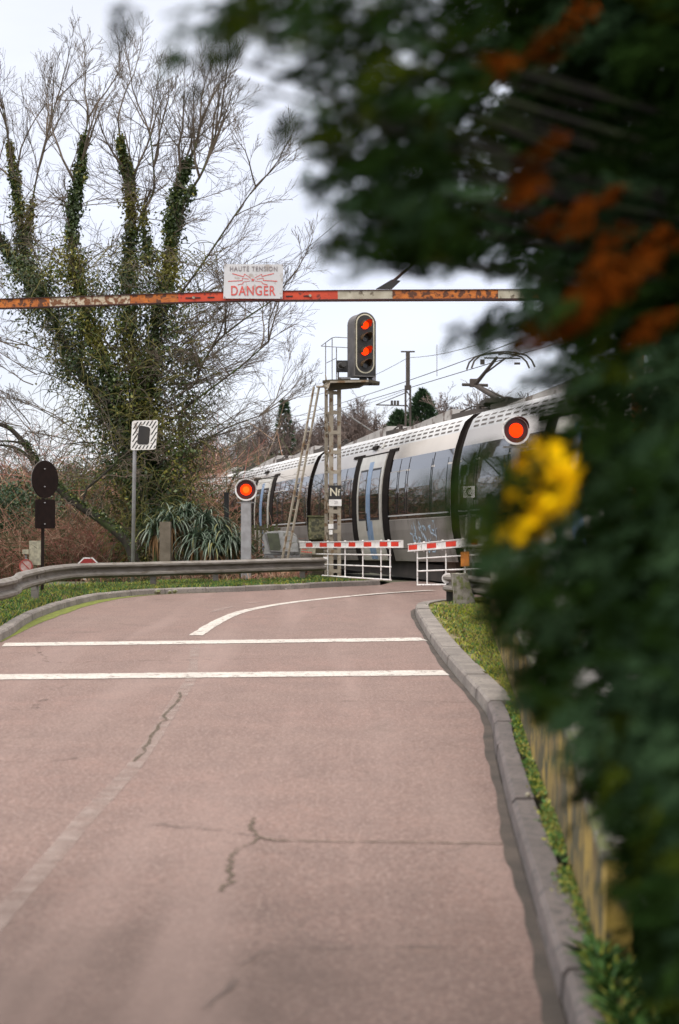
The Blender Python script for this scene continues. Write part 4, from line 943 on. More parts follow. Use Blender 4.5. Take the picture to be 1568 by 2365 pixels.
# rough pale concrete block
q = P(1060, 1362, 25.4); bm = bmesh.new(); bmesh.ops.create_cube(bm, size=1); bmesh.ops.subdivide_edges(bm, edges=bm.edges, cuts=4, use_grid_fill=True)
for v in bm.verts:
    n = random.Random(hash((round(v.co.x, 2), round(v.co.y, 2), round(v.co.z, 2)))); tz = v.co.z+.5
    v.co.x *= .36-.10*tz; v.co.y *= .32; v.co.x += .10*(1-tz)
    v.co += Vector((n.uniform(-1, 1), n.uniform(-1, 1), n.uniform(-1, 1)))*.014; v.co.z *= .58
me = bpy.data.meshes.new('concrete_block'); bm.to_mesh(me); bm.free(); me.materials.append(m_cope); o = link('concrete_block', me); o.location = (q.x, q.y, q.z)
tag(o, 'rough pale concrete block standing on the right verge below the barrier', 'block')

# ------------------------------------------------------------------ mirror, signs at left
MDm = 34.2
q0 = P(306, 1340, MDm); t = thing('traffic_mirror', (q0.x, q0.y, .05), 'traffic mirror with black and white striped frame on thin grey pole', 'mirror')
ptop = P(310, 1038, MDm); mb = MB(); mb.tube([(q0.x-.01, q0.y+.06, -.05), (ptop.x, ptop.y+.06, ptop.z), (ptop.x+.03, ptop.y+.06, ptop.z+.3)], .045, 12); mb.build('pole', m_pole, t, smooth=True)
def MQ(px, py, d=0): # zoomed crop reading -> mirror plane
    return P(288.7+.184*px, 923.7+.184*py, MDm)+Vector((0, -d, 0))
def rrect(c, n=5, r=28):
    out = []
    for k, (x, y) in enumerate(c):
        a = c[k-1]; b = c[(k+1) % len(c)]; va = Vector((a[0]-x, a[1]-y)).normalized()*r; vb = Vector((b[0]-x, b[1]-y)).normalized()*r
        for i in range(n+1):
            s_ = i/n; p = Vector((x, y)); q = (p+va)*(1-s_)**2+p*2*s_*(1-s_)+(p+vb)*s_**2; out.append((q.x, q.y))
    return out
fr = rrect([(88, 262), (412, 250), (382, 620), (68, 632)])
mb = MB(); mb.prism([MQ(x, y) for x, y in fr], (0, .06, 0)); f_ = mb.build('frame', m_whitem, t)
# clip stripes to the frame minus glass
def inpoly(p, poly_):
    c = False; n = len(poly_)
    for i in range(n):
        x0, y0 = poly_[i]; x1, y1 = poly_[i-1]
        if (y0 > p[1]) != (y1 > p[1]) and p[0] < (x1-x0)*(p[1]-y0)/(y1-y0)+x0: c = not c
    return c
gl = rrect([(178, 315), (318, 345), (298, 560), (148, 556)], 4, 36)
fin = [(240+(x-240)*.93, 440+(y-440)*.94) for x, y in fr]; gout = [(232+(x-232)*1.14, 440+(y-440)*1.10) for x, y in gl]
mb = MB()
for k in range(-6, 20):
    c0 = 40+k*45; st_ = None; prev = None; steps = 70; run = []
    for i in range(steps+1):
        yy = 640-400*i/steps; xx = c0-160+(640-yy)*.62
        ok = inpoly((xx, yy), fin) and not inpoly((xx, yy), gout)
        if ok: run.append((xx, yy))
        if (not ok or i == steps) and len(run) > 2:
            (xa, ya), (xb, yb) = run[0], run[-1]; mb.prism([MQ(xa, ya, .0), MQ(xb, yb, .0), MQ(xb+16, yb, .0), MQ(xa+16, ya, .0)], (0, -.003, 0)); run = []
        elif not ok: run = []
mb.build('black_stripes', m_black, f_)
mb = MB(); mb.prism([MQ(x, y) for x, y in gl], (0, -.012, 0)); mb.build('mirror_glass', mat('mirror_glass', (.035, .033, .034), (.05, .045, .04), 3, .6, spec=.2), t)

q0 = P(97, 1376, 29.3); t = thing('road_sign', (q0.x, q0.y, .1), 'dark backs of a round sign and plate on a brown post', 'sign')
mb = MB(); mb.bar((q0.x, q0.y, -.05), (q0.x+.03, q0.y, P(0, 1066, 29.3).z), .06, .05, Vector((0, 1, 0))); mb.build('post', m_brown, t)
c_ = P(105, 1107, 29.25); ax = Vector((.52, .854, 0)); nn = Vector((.854, -.52, 0))
mb = MB(); mb.prism([c_+(ax*math.cos(i*PI/16)+Vector((0, 0, 1))*math.sin(i*PI/16))*.385 for i in range(32)], nn*-.03); mb.build('round_plate', m_brown, t)
mb = MB(); mb.ring(c_-nn*.034, .372, .392, nn, Vector((0, 0, 1)), ax, .012, 32); mb.build('plate_edge', m_galv, t)
c_ = P(105, 1187, 29.25); mb = MB(); pr = rrect([(-.29, .30), (.29, .30), (.29, -.30), (-.29, -.30)], 4, .05); mb.prism([c_+ax*x+Vector((0, 0, y)) for x, y in pr], nn*-.02); mb.build('lower_plate', m_brown, t)
mb = MB()
for yy in (1083, 1124, 1161, 1210): q = P(104, yy, 29.22); mb.tube([q, q+Vector((.0, -.05, 0))], .014, 6)
mb.build('bolt', m_pole, t)

# stop sign behind the crash barrier
q = P(203.5, 1313, 38.6); t = thing('stop_sign', (q.x, q.y, -.9), 'red STOP sign peeking over the crash barrier', 'sign')
def octo(c, r, d): return [Vector(c)+Vector((r*math.cos(PI/8+i*PI/4), -d, r*math.sin(PI/8+i*PI/4))) for i in range(8)]
mb = MB(); mb.prism(octo(q, .325, 0), (0, .02, 0)); mb.build('white_edge', m_whitem, t)
mb = MB(); mb.prism(octo(q, .288, .002), (0, -.004, 0)); mb.build('face', mat('stop_red', (.34, .02, .018), (.25, .018, .015), 8, .5), t)
text('lettering', 'STOP', .24, m_whitem, frame(q+Vector((0, -.009, 0)), (0, -1, 0)), t, sx=.8)
mb = MB(); mb.bar((q.x, q.y+.04, -1.3), (q.x, q.y+.04, q.z+.2), .06, .06, Vector((0, 1, 0))); mb.build('post', m_galv, t)
q = P(60, 1307, 38.4); t = thing('road_sign', (q.x, q.y, -.9), 'small faded red ringed round sign at far left behind crash barrier', 'sign')
mb = MB(); mb.tube([q, q+Vector((0, .02, 0))], .165, 28); mb.build('face', mat('faded_pink', (.42, .33, .31), (.36, .20, .17), 9, .7), t)
mb = MB(); mb.ring(q, .15, .185, Vector((0, -1, 0)), Vector((0, 0, 1)), Vector((1, 0, 0)), .012, 32); mb.bar(q+Vector((-.10, -.012, .10)), q+Vector((.10, -.012, -.10)), .006, .03); mb.build('red_ring', mat('faded_red', (.36, .07, .05), (.26, .05, .04), 9, .7), t)
mb = MB(); mb.bar((q.x, q.y+.05, -1.5), (q.x, q.y+.05, q.z+.2), .06, .06, Vector((0, 1, 0))); mb.build('post', m_galv, t)
q = P(81, 1277, 38.7); t = thing('notice_board', (q.x, q.y, -1), 'cream rectangular board behind brown sign post', 'board')
mb = MB(); mb.box(q, (.32, .03, .66)); mb.build('panel', m_notice, t); mb = MB(); mb.bar((q.x, q.y+.04, -1.5), (q.x, q.y+.04, q.z), .06, .06, Vector((0, 1, 0))); mb.build('post', m_wood, t)
q = P(59, 1274, 38.5); t = thing('marker_plate', (q.x, q.y, -1), 'tiny pale plate left of the cream board', 'plate')
mb = MB(); mb.box(q, (.17, .03, .12)); mb.build('panel', m_notice, t); mb = MB(); mb.bar((q.x, q.y+.04, -1.5), (q.x, q.y+.04, q.z), .04, .04, Vector((0, 1, 0))); mb.build('post', m_galv, t)

# posts and fence by the track
def post(x, y0, y1, D, wd, m, label, name='fence_post', group=None, cat='post'):
    a = P(x, y0, D); b_ = P(x, y1, D); mb = MB(); mb.bar(a, (b_.x, b_.y, b_.z), wd, wd, Vector((0, 1, 0))); return tag(mb.build(name, m), label, cat, group)
post(382, 1205, 1345, 34.9, .26, mat('post_grey_brown', (.17, .14, .105), (.11, .09, .065), 5, .95, bump=.4), 'square weathered concrete post standing in front of the strappy plant')
post(523, 1137, 1330, 40, .13, m_black, 'dark thin post between the strappy plant and the train')
q0 = P(416, 960, 44); t = thing('utility_pole', (q0.x, q0.y, -.8), 'slim brown pole with white dashes rising beside the ivy clad tree', 'pole')
mb = MB(); mb.tube([(q0.x, q0.y, -1.2), (q0.x, q0.y, q0.z)], .075, 8); mb.build('shaft', m_bark, t)
mb = MB()
for i in range(11):
    y_ = 1010+i*17+random.uniform(-3, 3); q = P(411, y_, 43.9); mb.box(q, (.03, .02, .13*random.uniform(.5, 1.1)))
mb.build('white_dashes', m_notice, t)
t = thing('track_fence', P(600, 1330, 41), 'mossy wooden paling fence beside the grey barrier housing', 'fence')
mb = MB()
for i, x in enumerate(range(540, 645, 9)):
    mb.bar(P(x, 1212+random.uniform(-3, 3), 41), P(x, 1335, 41), .07, .03, Vector((0, 1, 0)))
mb.build('palings', m_wood, t)
mb = MB()
for y_ in (1222, 1290): mb.bar(P(536, y_, 41.05), P(648, y_, 41.05), .05, .07)
mb.build('rails', m_wood, t)
for x in (577, 589, 603):
    for y_ in (1265.5, 1282): mb = MB(); mb.box(P(x, y_, 40.95), (.07, .03, .04)); mb.build('white_marker', m_notice, t)
mb = MB(); mb.bar(P(602, 1232, 40.9), P(599, 1262, 40.9), .045, .04, Vector((0, 1, 0))); mb.build('white_post', m_notice, t)
# litter and stray stones on the kerb
mb = MB(); q = G(652, 1361.5); mb.prism([q+Vector((-.09, -.03, .008)), q+Vector((.02, -.07, .008)), q+Vector((.10, .0, .008)), q+Vector((.0, .06, .008))], (0, 0, .015)); tag(mb.build('litter', m_litter), 'scrap of white litter on the road edge', 'litter')
for i, (x, y, r) in enumerate(((364, 1369, .08), (392, 1370, .05), (404, 1368, .055))):
    bm = bmesh.new(); bmesh.ops.create_icosphere(bm, subdivisions=2, radius=r)
    for v in bm.verts: v.co *= random.uniform(.8, 1.15); v.co.z *= .8
    me = bpy.data.meshes.new('stone'); bm.to_mesh(me); bm.free(); me.materials.append(m_cope); o = link('stone', me); q = G(x, y, .14); o.location = (q.x, q.y, .16)
    tag(o, ('largest pale stone lying on the left kerb', 'middle small stone lying on the left kerb', 'rightmost small pale stone on the left kerb')[i], 'stone', 'stones on the kerb')
q = G(1219, 1835, .13); bm = bmesh.new(); bmesh.ops.create_icosphere(bm, subdivisions=1, radius=.016); me = bpy.data.meshes.new('fallen_leaf'); bm.to_mesh(me); bm.free(); me.materials.append(m_notice); o = link('fallen_leaf', me); o.location = (q.x+.0, q.y, .128)
tag(o, 'tiny pale fallen leaf on the right kerb', 'leaf')

# ------------------------------------------------------------------ low wall on the right
t = thing('retaining_wall', (WB[3][0], WB[3][1], .1), 'low lichen stained wall with pale coping along the right verge', 'wall')
def wall_top(y): return .36+.30*max(0, min(1, (y-4.3)/2.2)) + .012*max(0, y-6.5)
wp = [p for p in smooth([(x, y, 0) for x, y in WB if y > 3], 5)]; wp = [p for p in wp if p.y > 4.93]
mb = MB(); n = len(wp)
for i, p in enumerate(wp):
    zt = wall_top(p.y); mb.v += [(p.x, p.y, .05), (p.x+.012, p.y, zt), (p.x+.10, p.y, zt), (p.x+.10, p.y, .05)]
for i in range(n-1):
    for j in range(4): mb.f.append((4*i+j, 4*i+(j+1) % 4, 4*i+4+(j+1) % 4, 4*i+4+j)); mb.m.append(0)
mb.f.append((0, 1, 2, 3)); mb.f.append((4*n-4, 4*n-3, 4*n-2, 4*n-1)); mb.m += [0, 0]; mb.n = 4*n
mb.build('wall_face', m_wall, t)
mb = MB()
for i, p in enumerate(wp):
    zt = wall_top(p.y)+.002; mb.v += [(p.x-.012, p.y, zt), (p.x-.012, p.y, zt+.035), (p.x+.13, p.y, zt+.035), (p.x+.13, p.y, zt)]
for i in range(n-1):
    for j in range(4): mb.f.append((4*i+j, 4*i+(j+1) % 4, 4*i+4+(j+1) % 4, 4*i+4+j)); mb.m.append(0)
mb.f.append((0, 1, 2, 3)); mb.f.append((4*n-4, 4*n-3, 4*n-2, 4*n-1)); mb.m += [0, 0]; mb.n = 4*n
mb.build('coping', m_cope, t)

# ------------------------------------------------------------------ grass
def blades(name, pts, hts, label, mats, wts, lean=.35, wd=.012, cat='grass'):
    n = len(pts); d = rng.normal(size=(n, 3))*lean; d[:, 2] = 1; d = unit(d); side = unit(np.cross(d, rng.normal(size=(n, 3))))
    h = hts[:, None]; w_ = wd*(.6+rng.rand(n, 1)*.9)
    bend = rng.normal(size=(n, 3))*.22; bend[:, 2] = -.05
    mid = pts+d*h*.55; tip = pts+d*h+bend*h
    V = np.stack([pts-side*w_, pts+side*w_, mid+side*w_*.7, tip, mid-side*w_*.7], 1).reshape(-1, 3)
    F = np.arange(n*5).reshape(n, 5); mi = rng.choice(len(mats), size=n, p=wts)
    o = np_mesh(name, V, F, mats, midx=mi); tag(o, label, cat, kind='stuff'); return o
# left verge: random points between kerb and beyond the crash barrier
def clump(x, y, s): return np.sin(x*s+1.3)*np.sin(y*s*.8+.7)+.5*np.sin(x*s*2.3+y*s*1.7)
pts = []; kl = [(p.x, p.y) for p in KLs if p.y > 15]
sp3 = [Vector((p.x, p.y, 0)) for p in sp_]
for _ in range(60000):
    i = rng.randint(len(kl)-1); f = rng.rand(); x = kl[i][0]*(1-f)+kl[i+1][0]*f; y = kl[i][1]*(1-f)+kl[i+1][1]*f
    tx, ty = kl[i+1][0]-kl[i][0], kl[i+1][1]-kl[i][1]; ln = math.hypot(tx, ty); nx_, ny_ = -ty/ln, tx/ln; o = .17+abs(rng.normal())*1.5
    x += nx_*o; y += ny_*o
    if clump(x, y, 2.2)+rng.normal()*.5 > -.55: pts.append((x, y, .09-.02*max(0, o-2)))
pts = np.array(pts); h = .04+.07*rng.rand(len(pts))+.05*np.clip(clump(pts[:, 0], pts[:, 1], 1.7), 0, 1)
blades('grass', pts, h, 'short green grass on the left verge under the crash barrier', m_grass, [.28, .32, .27, .13], wd=.011)
pts = []; kr = [(p.x, p.y) for p in KRs if 11 < p.y < 27.4]
for _ in range(42000):
    y = 11+rng.rand()**1.0*16; xk = np.interp(y, [p[1] for p in kr[:-6]], [p[0] for p in kr[:-6]])+.25 if y < 25 else 1.5+(y-25)*.5
    xw = np.interp(y, [p[1] for p in WB], [p[0] for p in WB]); u = rng.rand()
    x = xk+(xw-xk)*u
    if clump(x, y, 3.0)*.5+u*1.5+rng.normal()*.35 > .62: pts.append((x, y, .095))
pts = np.array(pts); blades('grass', pts, .03+.05*rng.rand(len(pts)), 'bright yellow green grass between right kerb and wall', m_grass, [.06, .26, .50, .18], wd=.010)
pts = []
for _ in range(15000):
    y = 4.2+rng.rand()*8.5; xw = np.interp(y, [p[1] for p in WB], [p[0] for p in WB])
    if clump(0, y, 5.5)+rng.normal()*.5 > -.35: pts.append((xw-.015-abs(rng.normal())*.025, y, .10))
pts = np.array(pts); blades('wall_foot_weeds', pts, .012+.03*rng.rand(len(pts)), 'thin line of bright green weeds at the foot of the low wall', m_grass, [.12, .50, .34, .04], wd=.008, lean=.8, cat='weeds')
pts = []
for _ in range(16000):
    y = 3.2+rng.rand()*3.0; x = .92+rng.rand()*1.5+ (y-3.2)*.10
    xw = np.interp(y, [p[1] for p in WB], [p[0] for p in WB])
    if y > 4.95 and x < xw+.16: continue
    if y < 4.95 and x < xw+.0: continue
    if y > 5.0 and rng.rand() > .35: continue
    pts.append((x, y, .34 if x > xw+.10 else .11))
for _ in range(9000):
    y = 3.0+rng.rand()*2.15; xw = np.interp(y, [p[1] for p in WB], [p[0] for p in WB]); x = xw-.02-.03*rng.rand()+(.5*rng.rand() if rng.rand() > .35 else 0)
    if x > xw-.01 and y > 4.93: continue
    pts.append((x, y, .11))
pts = np.array(pts); blades('bank_weeds', pts, (.035+.08*rng.rand(len(pts))), 'leafy green weeds at the near end of the low wall', m_grass+[m_hedge[1]], [.22, .34, .12, .04, .28], wd=.012, lean=.9, cat='weeds')

# ------------------------------------------------------------------ trees
def grow(mb, p, d, ln, r, lev, rnd, up=.10, spread=.75, kids_n=(7, 6, 5), gnarl=.16, mi=0, thin=.0045, ratio=.60):
    """recursive bare branch; level 0 is the thickest"""
    n = 5 if lev < 2 else 4; pts = [p.copy()]; q = p.copy(); dd = d.normalized(); seg = ln/n; nodes = []
    for i in range(n):
        dd = (dd+Vector((rnd.gauss(0, gnarl), rnd.gauss(0, gnarl), rnd.gauss(0, gnarl)+up*(1 if lev < 2 else .6)))).normalized()
        q = q+dd*seg; pts.append(q.copy()); nodes.append((q.copy(), dd.copy(), (i+1)/n))
    r1 = max(thin, r*.35); mb.tube(pts, [r+(r1-r)*i/n for i in range(n+1)], 3 if lev > 0 else 6, mi, cap=False)
    if lev < len(kids_n):
        for c in range(kids_n[lev]):
            t = .2+.8*(c+rnd.random())/kids_n[lev]; i = min(n-1, int(t*n)); base_, bd, _ = nodes[i]; pv = pts[i]
            st_ = pv.lerp(base_, t*n-i if t*n-i <= 1 else 1)
            ax_ = bd.orthogonal().normalized(); ax_.rotate(Matrix.Rotation(rnd.random()*2*PI, 3, bd)); nd = (bd+ax_*spread*rnd.uniform(.6, 1.3)).normalized()
            grow(mb, st_, nd, ln*ratio*rnd.uniform(.6, 1.15)*(1.15-.5*t), max(thin, r*.45*(1.1-.5*t)), lev+1, rnd, up, spread, kids_n, gnarl, mi, thin, ratio)

# --- the great ivy-clad tree
TDp = 40.0
rnd = random.Random(3)
it = thing('ivy_clad_tree', P(340, 1300, TDp), 'huge bare branched tree with several trunks wrapped in dark ivy', 'tree')
limbs = [
 [(350, 1345, 0, 30), (345, 1250, 0, 26), (338, 1120, 0, 24), (335, 1000, 0, 22), (345, 880, 0, 20), (360, 760, 0, 16), (385, 640, 0, 14), (398, 540, -.2, 12), (402, 470, -.2, 10), (425, 400, -.2, 8), (450, 340, -.3, 6), (462, 280, -.3, 4)],
 [(340, 1080, 0, 18), (325, 950, .2, 16), (305, 800, .5, 14), (295, 680, .6, 13), (300, 560, .6, 11), (303, 470, .6, 9), (295, 400, .6, 7), (278, 330, .5, 5), (272, 270, .5, 3.5)],
 [(335, 1110, 0, 18), (290, 970, -.3, 15), (235, 830, -.6, 13), (190, 700, -.8, 12), (168, 590, -.9, 11), (170, 480, -.9, 9), (182, 410, -.9, 7), (190, 340, -.9, 5), (205, 270, -.9, 3.5)],
 [(320, 1050, 0, 15), (240, 930, .4, 13), (160, 810, .8, 12), (95, 690, 1.1, 11), (60, 590, 1.2, 10), (45, 500, 1.2, 8), (35, 420, 1.2, 6), (20, 330, 1.2, 4), (5, 250, 1.2, 3)],
 [(95, 690, 1.1, 8), (30, 600, .8, 8), (-20, 520, .6, 6), (-60, 430, .5, 5)],
 [(60, 560, 1.2, 6), (75, 460, 1.0, 5), (95, 360, .8, 4), (130, 230, .7, 3)],
 [(402, 500, -.2, 8), (440, 440, -.6, 7), (470, 390, -.8, 6), (500, 300, -1, 4)],
 [(345, 600, .2, 8), (330, 500, .4, 7), (355, 440, .5, 6), (352, 360, .5, 4), (345, 300, .5, 3)],
 [(398, 886, -.2, 8), (435, 886, -.8, 8), (455, 878, -1, 7), (462, 850, -1.2, 6), (500, 790, -1.6, 5), (560, 740, -2, 4), (620, 700, -2.2, 3)],
 [(385, 980, -.2, 7), (430, 940, -.9, 6), (490, 895, -1.5, 5), (550, 850, -1.9, 4), (620, 790, -2.2, 3)],
 [(380, 720, -.3, 8), (430, 660, -.9, 6), (480, 590, -1.2, 5), (540, 500, -1.5, 4), (590, 430, -1.8, 2.5)],
 [(370, 1080, 0, 6), (440, 1040, .5, 5), (520, 990, .8, 4), (600, 960, 1.2, 3)],
]
mb = MB(); lim3 = []
for l_ in limbs:
    pts = smooth([tuple(P(x, y, TDp+dz)) for x, y, dz, r in l_], 3); rr_ = np.interp(np.linspace(0, 1, len(pts)), np.linspace(0, 1, len(l_)), [r*.5*TDp/3285*.9 for *_, r in l_])
    mb.tube(pts, list(rr_), 9); lim3.append((pts, rr_))
mb.build('trunk', m_bark, it, smooth=True)
mb = MB(); mo = MB()
for li, (pts, rr_) in enumerate(lim3):
    n = len(pts); last = pts[-1]
    big = li in (0, 1, 2, 3, 5, 6, 7, 4)
    for k in range(6 if big else 3):   # crown sprouting from limb ends
        i = int(n*rnd.uniform(.48, 1.0)) if k > 0 else n-1; i = min(i, n-1); d = (pts[i]-pts[max(0, i-2)]).normalized()
        d = (d+Vector((rnd.gauss(0, .35), rnd.gauss(0, .35), .1))).normalized()
        grow(mb, pts[i], d, rnd.uniform(1.5, 2.7)*(1 if big else .9), rr_[i]*.7+.012, 0, rnd, up=.09, spread=.52, kids_n=(6, 5, 4), gnarl=.13, thin=.0042)
    for k in range(int(n*.7)):   # side shoots along the whole limb
        i = rnd.randrange(int(n*.15), n); d = Vector((rnd.gauss(0, 1), rnd.gauss(0, .7), rnd.uniform(-.1, .9))).normalized()
        L0 = rnd.uniform(.9, 2.1)
        grow(mb, pts[i], d, L0, .018, 1, rnd, up=.05, spread=.7, kids_n=(0, 7, 4), gnarl=.15, thin=.0048)
mb.build('bare_branches', m_twig, it, fixn=False)
# long fine shoots bowing out to the right of the tree
mb = MB()
for k in range(46):
    y0 = rnd.uniform(640, 1120); p0 = P(rnd.uniform(360, 430), y0, TDp-rnd.uniform(0, 1.2)); an = rnd.uniform(.05, .95); d = Vector((math.cos(an), rnd.uniform(-.5, .3), math.sin(an)))
    grow(mb, p0, d, rnd.uniform(1.6, 3.2), .017, 0, rnd, up=.015, spread=.45, kids_n=(5, 4, 2), gnarl=.10, thin=.0036, ratio=.55)
for k in range(16):
    y0 = rnd.uniform(700, 1050); p0 = P(rnd.uniform(40, 200), y0, TDp-rnd.uniform(-.5, 1.2)); an = rnd.uniform(.1, 1.0); d = Vector((-math.cos(an), rnd.uniform(-.5, .3), math.sin(an)))
    grow(mb, p0, d, rnd.uniform(1.3, 2.4), .020, 0, rnd, up=.0, spread=.5, kids_n=(6, 4, 2), gnarl=.13, thin=.0055, ratio=.55)
mb.build('long_shoots', m_twig, it, fixn=False)
# mossy drooping twig tangle inside the crown
for k in range(2400):
    y0 = rnd.uniform(560, 1270); t_ = (y0-560)/700; xc = 240+110*min(1, t_*1.3); hw = (215*max(0, 1-t_)**.8+62)
    p0 = P(xc+rnd.uniform(-1, 1)*hw, y0, TDp-rnd.uniform(-.6, 1.5)); d = Vector((rnd.gauss(0, 1), rnd.gauss(0, .6), rnd.uniform(-.6, .7)))
    pts = [p0]; q = p0.copy(); dd = d.normalized()
    for i in range(6):
        dd = (dd+Vector((rnd.gauss(0, .2), rnd.gauss(0, .2), -.22+rnd.gauss(0, .15)))).normalized(); q = q+dd*.16; pts.append(q.copy())
    mo.tube(pts, [.012, .011, .010, .009, .008, .007, .005], 3, rnd.randrange(2), cap=False)
mo.build('mossy_twigs', [m_twigolive, m_bark], it, fixn=False)
# ivy
C = []
def ivy_along(pts, rr_, i0, i1, rad, n):
    for _ in range(n):
        fr_ = rng.rand()**1.75; f = (i0+(i1-i0)*fr_)*(len(pts)-1); tp_ = 1.2-1.0*fr_; i = int(min(f, len(pts)-2)); p = pts[i].lerp(pts[i+1], f-i)
        lum = .65+.35*math.sin(f*1.9+rad*9)+.25*math.sin(f*4.3)
        a = rng.rand()*2*PI; r = (rr_[i]+abs(rng.normal())*rad*tp_*max(.35, lum)*.62+.02)
        C.append((p.x+math.cos(a)*r, p.y+math.sin(a)*r, p.z+rng.normal()*.10))
ivy_along(*lim3[0], 0.0, .86, .52, 17000); ivy_along(*lim3[1], 0, .90, .40, 9000); ivy_along(*lim3[2], 0, .92, .42, 9500); ivy_along(*lim3[3], .0, .88, .42, 8000)
ivy_along(*lim3[4], 0, .6, .35, 2200); ivy_along(*lim3[7], 0, .3, .3, 900); ivy_along(*lim3[6], 0, .4, .25, 900); ivy_along(*lim3[5], 0, .35, .25, 800)
for _ in range(185):   # clumps filling the lower crown
    t_ = rng.rand(); y0 = 600+t_*640; xc = 235+115*min(1, t_*1.3); hw = (185*(1-t_)**.9+40)
    c = P(xc+rng.uniform(-1, 1)*hw, y0, TDp-rng.uniform(-.9, 1.2)); s_ = rng.uniform(.14, .34)
    for _ in range(115): g_ = rng.normal(size=3); C.append((c.x+g_[0]*s_, c.y+g_[1]*s_, c.z+g_[2]*s_*1.15))
C = np.array(C); n = len(C); Dr = rng.normal(size=(n, 3)); Dr[:, 2] -= .9
V, F = leaf_quads(C, Dr, rng.uniform(.07, .13, n), rng.uniform(.05, .09, n))
nz = np.sin(C[:, 0]*2.1+C[:, 2]*1.3)+np.sin(C[:, 2]*2.9+C[:, 1])*.7+rng.normal(size=n)*.55
mi = np.where(nz > .85, 2, np.where(nz > .0, 1, 0)); np_mesh('ivy', V, F, m_ivy, it, mi)

# --- leaning mossy bough at left
lt = thing('leaning_tree', P(310, 1320, 38), 'dark mossy trunk leaning left from the ground behind the mirror pole', 'tree')
mb = MB(); mains = [[(318, 1335, 26), (300, 1262, 24), (262, 1222, 22), (215, 1188, 20), (165, 1155, 18), (120, 1112, 15), (80, 1060, 13), (48, 1015, 12), (15, 985, 10), (-30, 975, 9)],
        [(120, 1112, 8), (90, 1085, 8), (55, 1045, 7), (20, 1030, 6), (-20, 1028, 4)], [(190, 1175, 5), (200, 1130, 5), (235, 1100, 5), (270, 1062, 5), (262, 1030, 4), (200, 1022, 3), (150, 1026, 2)], [(270, 1062, 4), (300, 1050, 3), (330, 1035, 2)],
        [(80, 1060, 6), (60, 1030, 6), (30, 1020, 5), (-10, 1018, 3)]]
ml = []
for l_ in mains:
    pts = smooth([tuple(P(x, y, 38)) for x, y, r in l_], 3); rr_ = np.interp(np.linspace(0, 1, len(pts)), np.linspace(0, 1, len(l_)), [r*.5*38/3285 for *_, r in l_]); mb.tube(pts, list(rr_), 8); ml.append((pts, rr_))
mb.build('trunk', m_darkbark, lt, smooth=True)
mb = MB()
for pts, rr_ in ml:
    for k in range(len(pts)):
        if rnd.random() < .75: grow(mb, pts[k], Vector((rnd.gauss(0, .8), rnd.gauss(0, .5), rnd.uniform(-.4, 1))), rnd.uniform(.6, 1.5), .014, 1, rnd, up=.02, spread=.8, kids_n=(0, 6, 3), gnarl=.2, thin=.0048)
mb.build('twigs', m_twig, lt, fixn=False)
C = []
for pts, rr_ in ml[:1]:
    for _ in range(2600):
        f = rng.rand()*.75*(len(pts)-1); i = int(f); p = pts[i].lerp(pts[i+1], f-i); C.append((p.x+rng.normal()*.05, p.y+rng.normal()*.07, p.z+rr_[i]*.7+abs(rng.normal())*.05))
C = np.array(C); V, F = leaf_quads(C, rng.normal(size=C.shape), .06, .05); np_mesh('moss_and_ivy', V, F, m_ivy, lt, rng.choice(3, size=len(C), p=[.6, .3, .1]))

# --- dense evergreen bushes at far left
def bush(name, c, rad, n, mats, label, wts, lf=(.08, .13), cat='bush', group=None, seedv=0, ncl=40, stem=True):
    rs2 = np.random.RandomState(seedv); c = Vector(c); root = thing(name, c, label, cat, group); C = []
    for k in range(ncl):
        g = rs2.normal(size=3); g /= np.linalg.norm(g); g *= rs2.rand()**.4; cc_ = np.array([g[0]*rad[0], g[1]*rad[1], rad[2]+g[2]*rad[2]]); s_ = rs2.uniform(.12, .25)*min(rad)
        C.append(cc_+rs2.normal(size=(n//ncl, 3))*s_)
    C = np.concatenate(C); C[:, 2] = np.maximum(C[:, 2], .02); C += np.array(c)
    V, F = leaf_quads(C, rs2.normal(size=C.shape)+np.array([0, 0, .3]), rs2.uniform(lf[0], lf[1], len(C)), rs2.uniform(lf[0], lf[1], len(C))*.55, rs2)
    np_mesh('foliage', V, F, mats, root, rs2.choice(len(mats), size=len(C), p=wts))
    if stem:
        mb = MB(); mb.tube([c+Vector((0, 0, -.3)), c+Vector((0, 0, rad[2]*1.2))], [.12, .03], 7); mb.build('stem', m_bark, root)
    return root
gm = [mat('evergreen_dark', (.022, .05, .022), (.035, .07, .028), 2, .6), mat('evergreen_mid', (.05, .10, .035), (.04, .075, .03), 2, .6), m_twigolive]
bush('evergreen_bush', P(5, 1330, 45), (1.5, 1.4, 1.55), 16000, gm, 'dark green bush at the left edge behind the brown sign', [.5, .4, .1], seedv=1)
bush('evergreen_bush', P(-90, 1330, 48), (1.6, 1.4, 2.0), 9000, gm, 'evergreen bush just outside the left edge', [.5, .4, .1], seedv=2)
bush('evergreen_bush', P(130, 1290, 58), (2.6, 1.8, 1.9), 12000, [gm[1], m_twigolive, m_twigfar], 'olive green bush beyond the brown sign post', [.35, .35, .3], seedv=3)

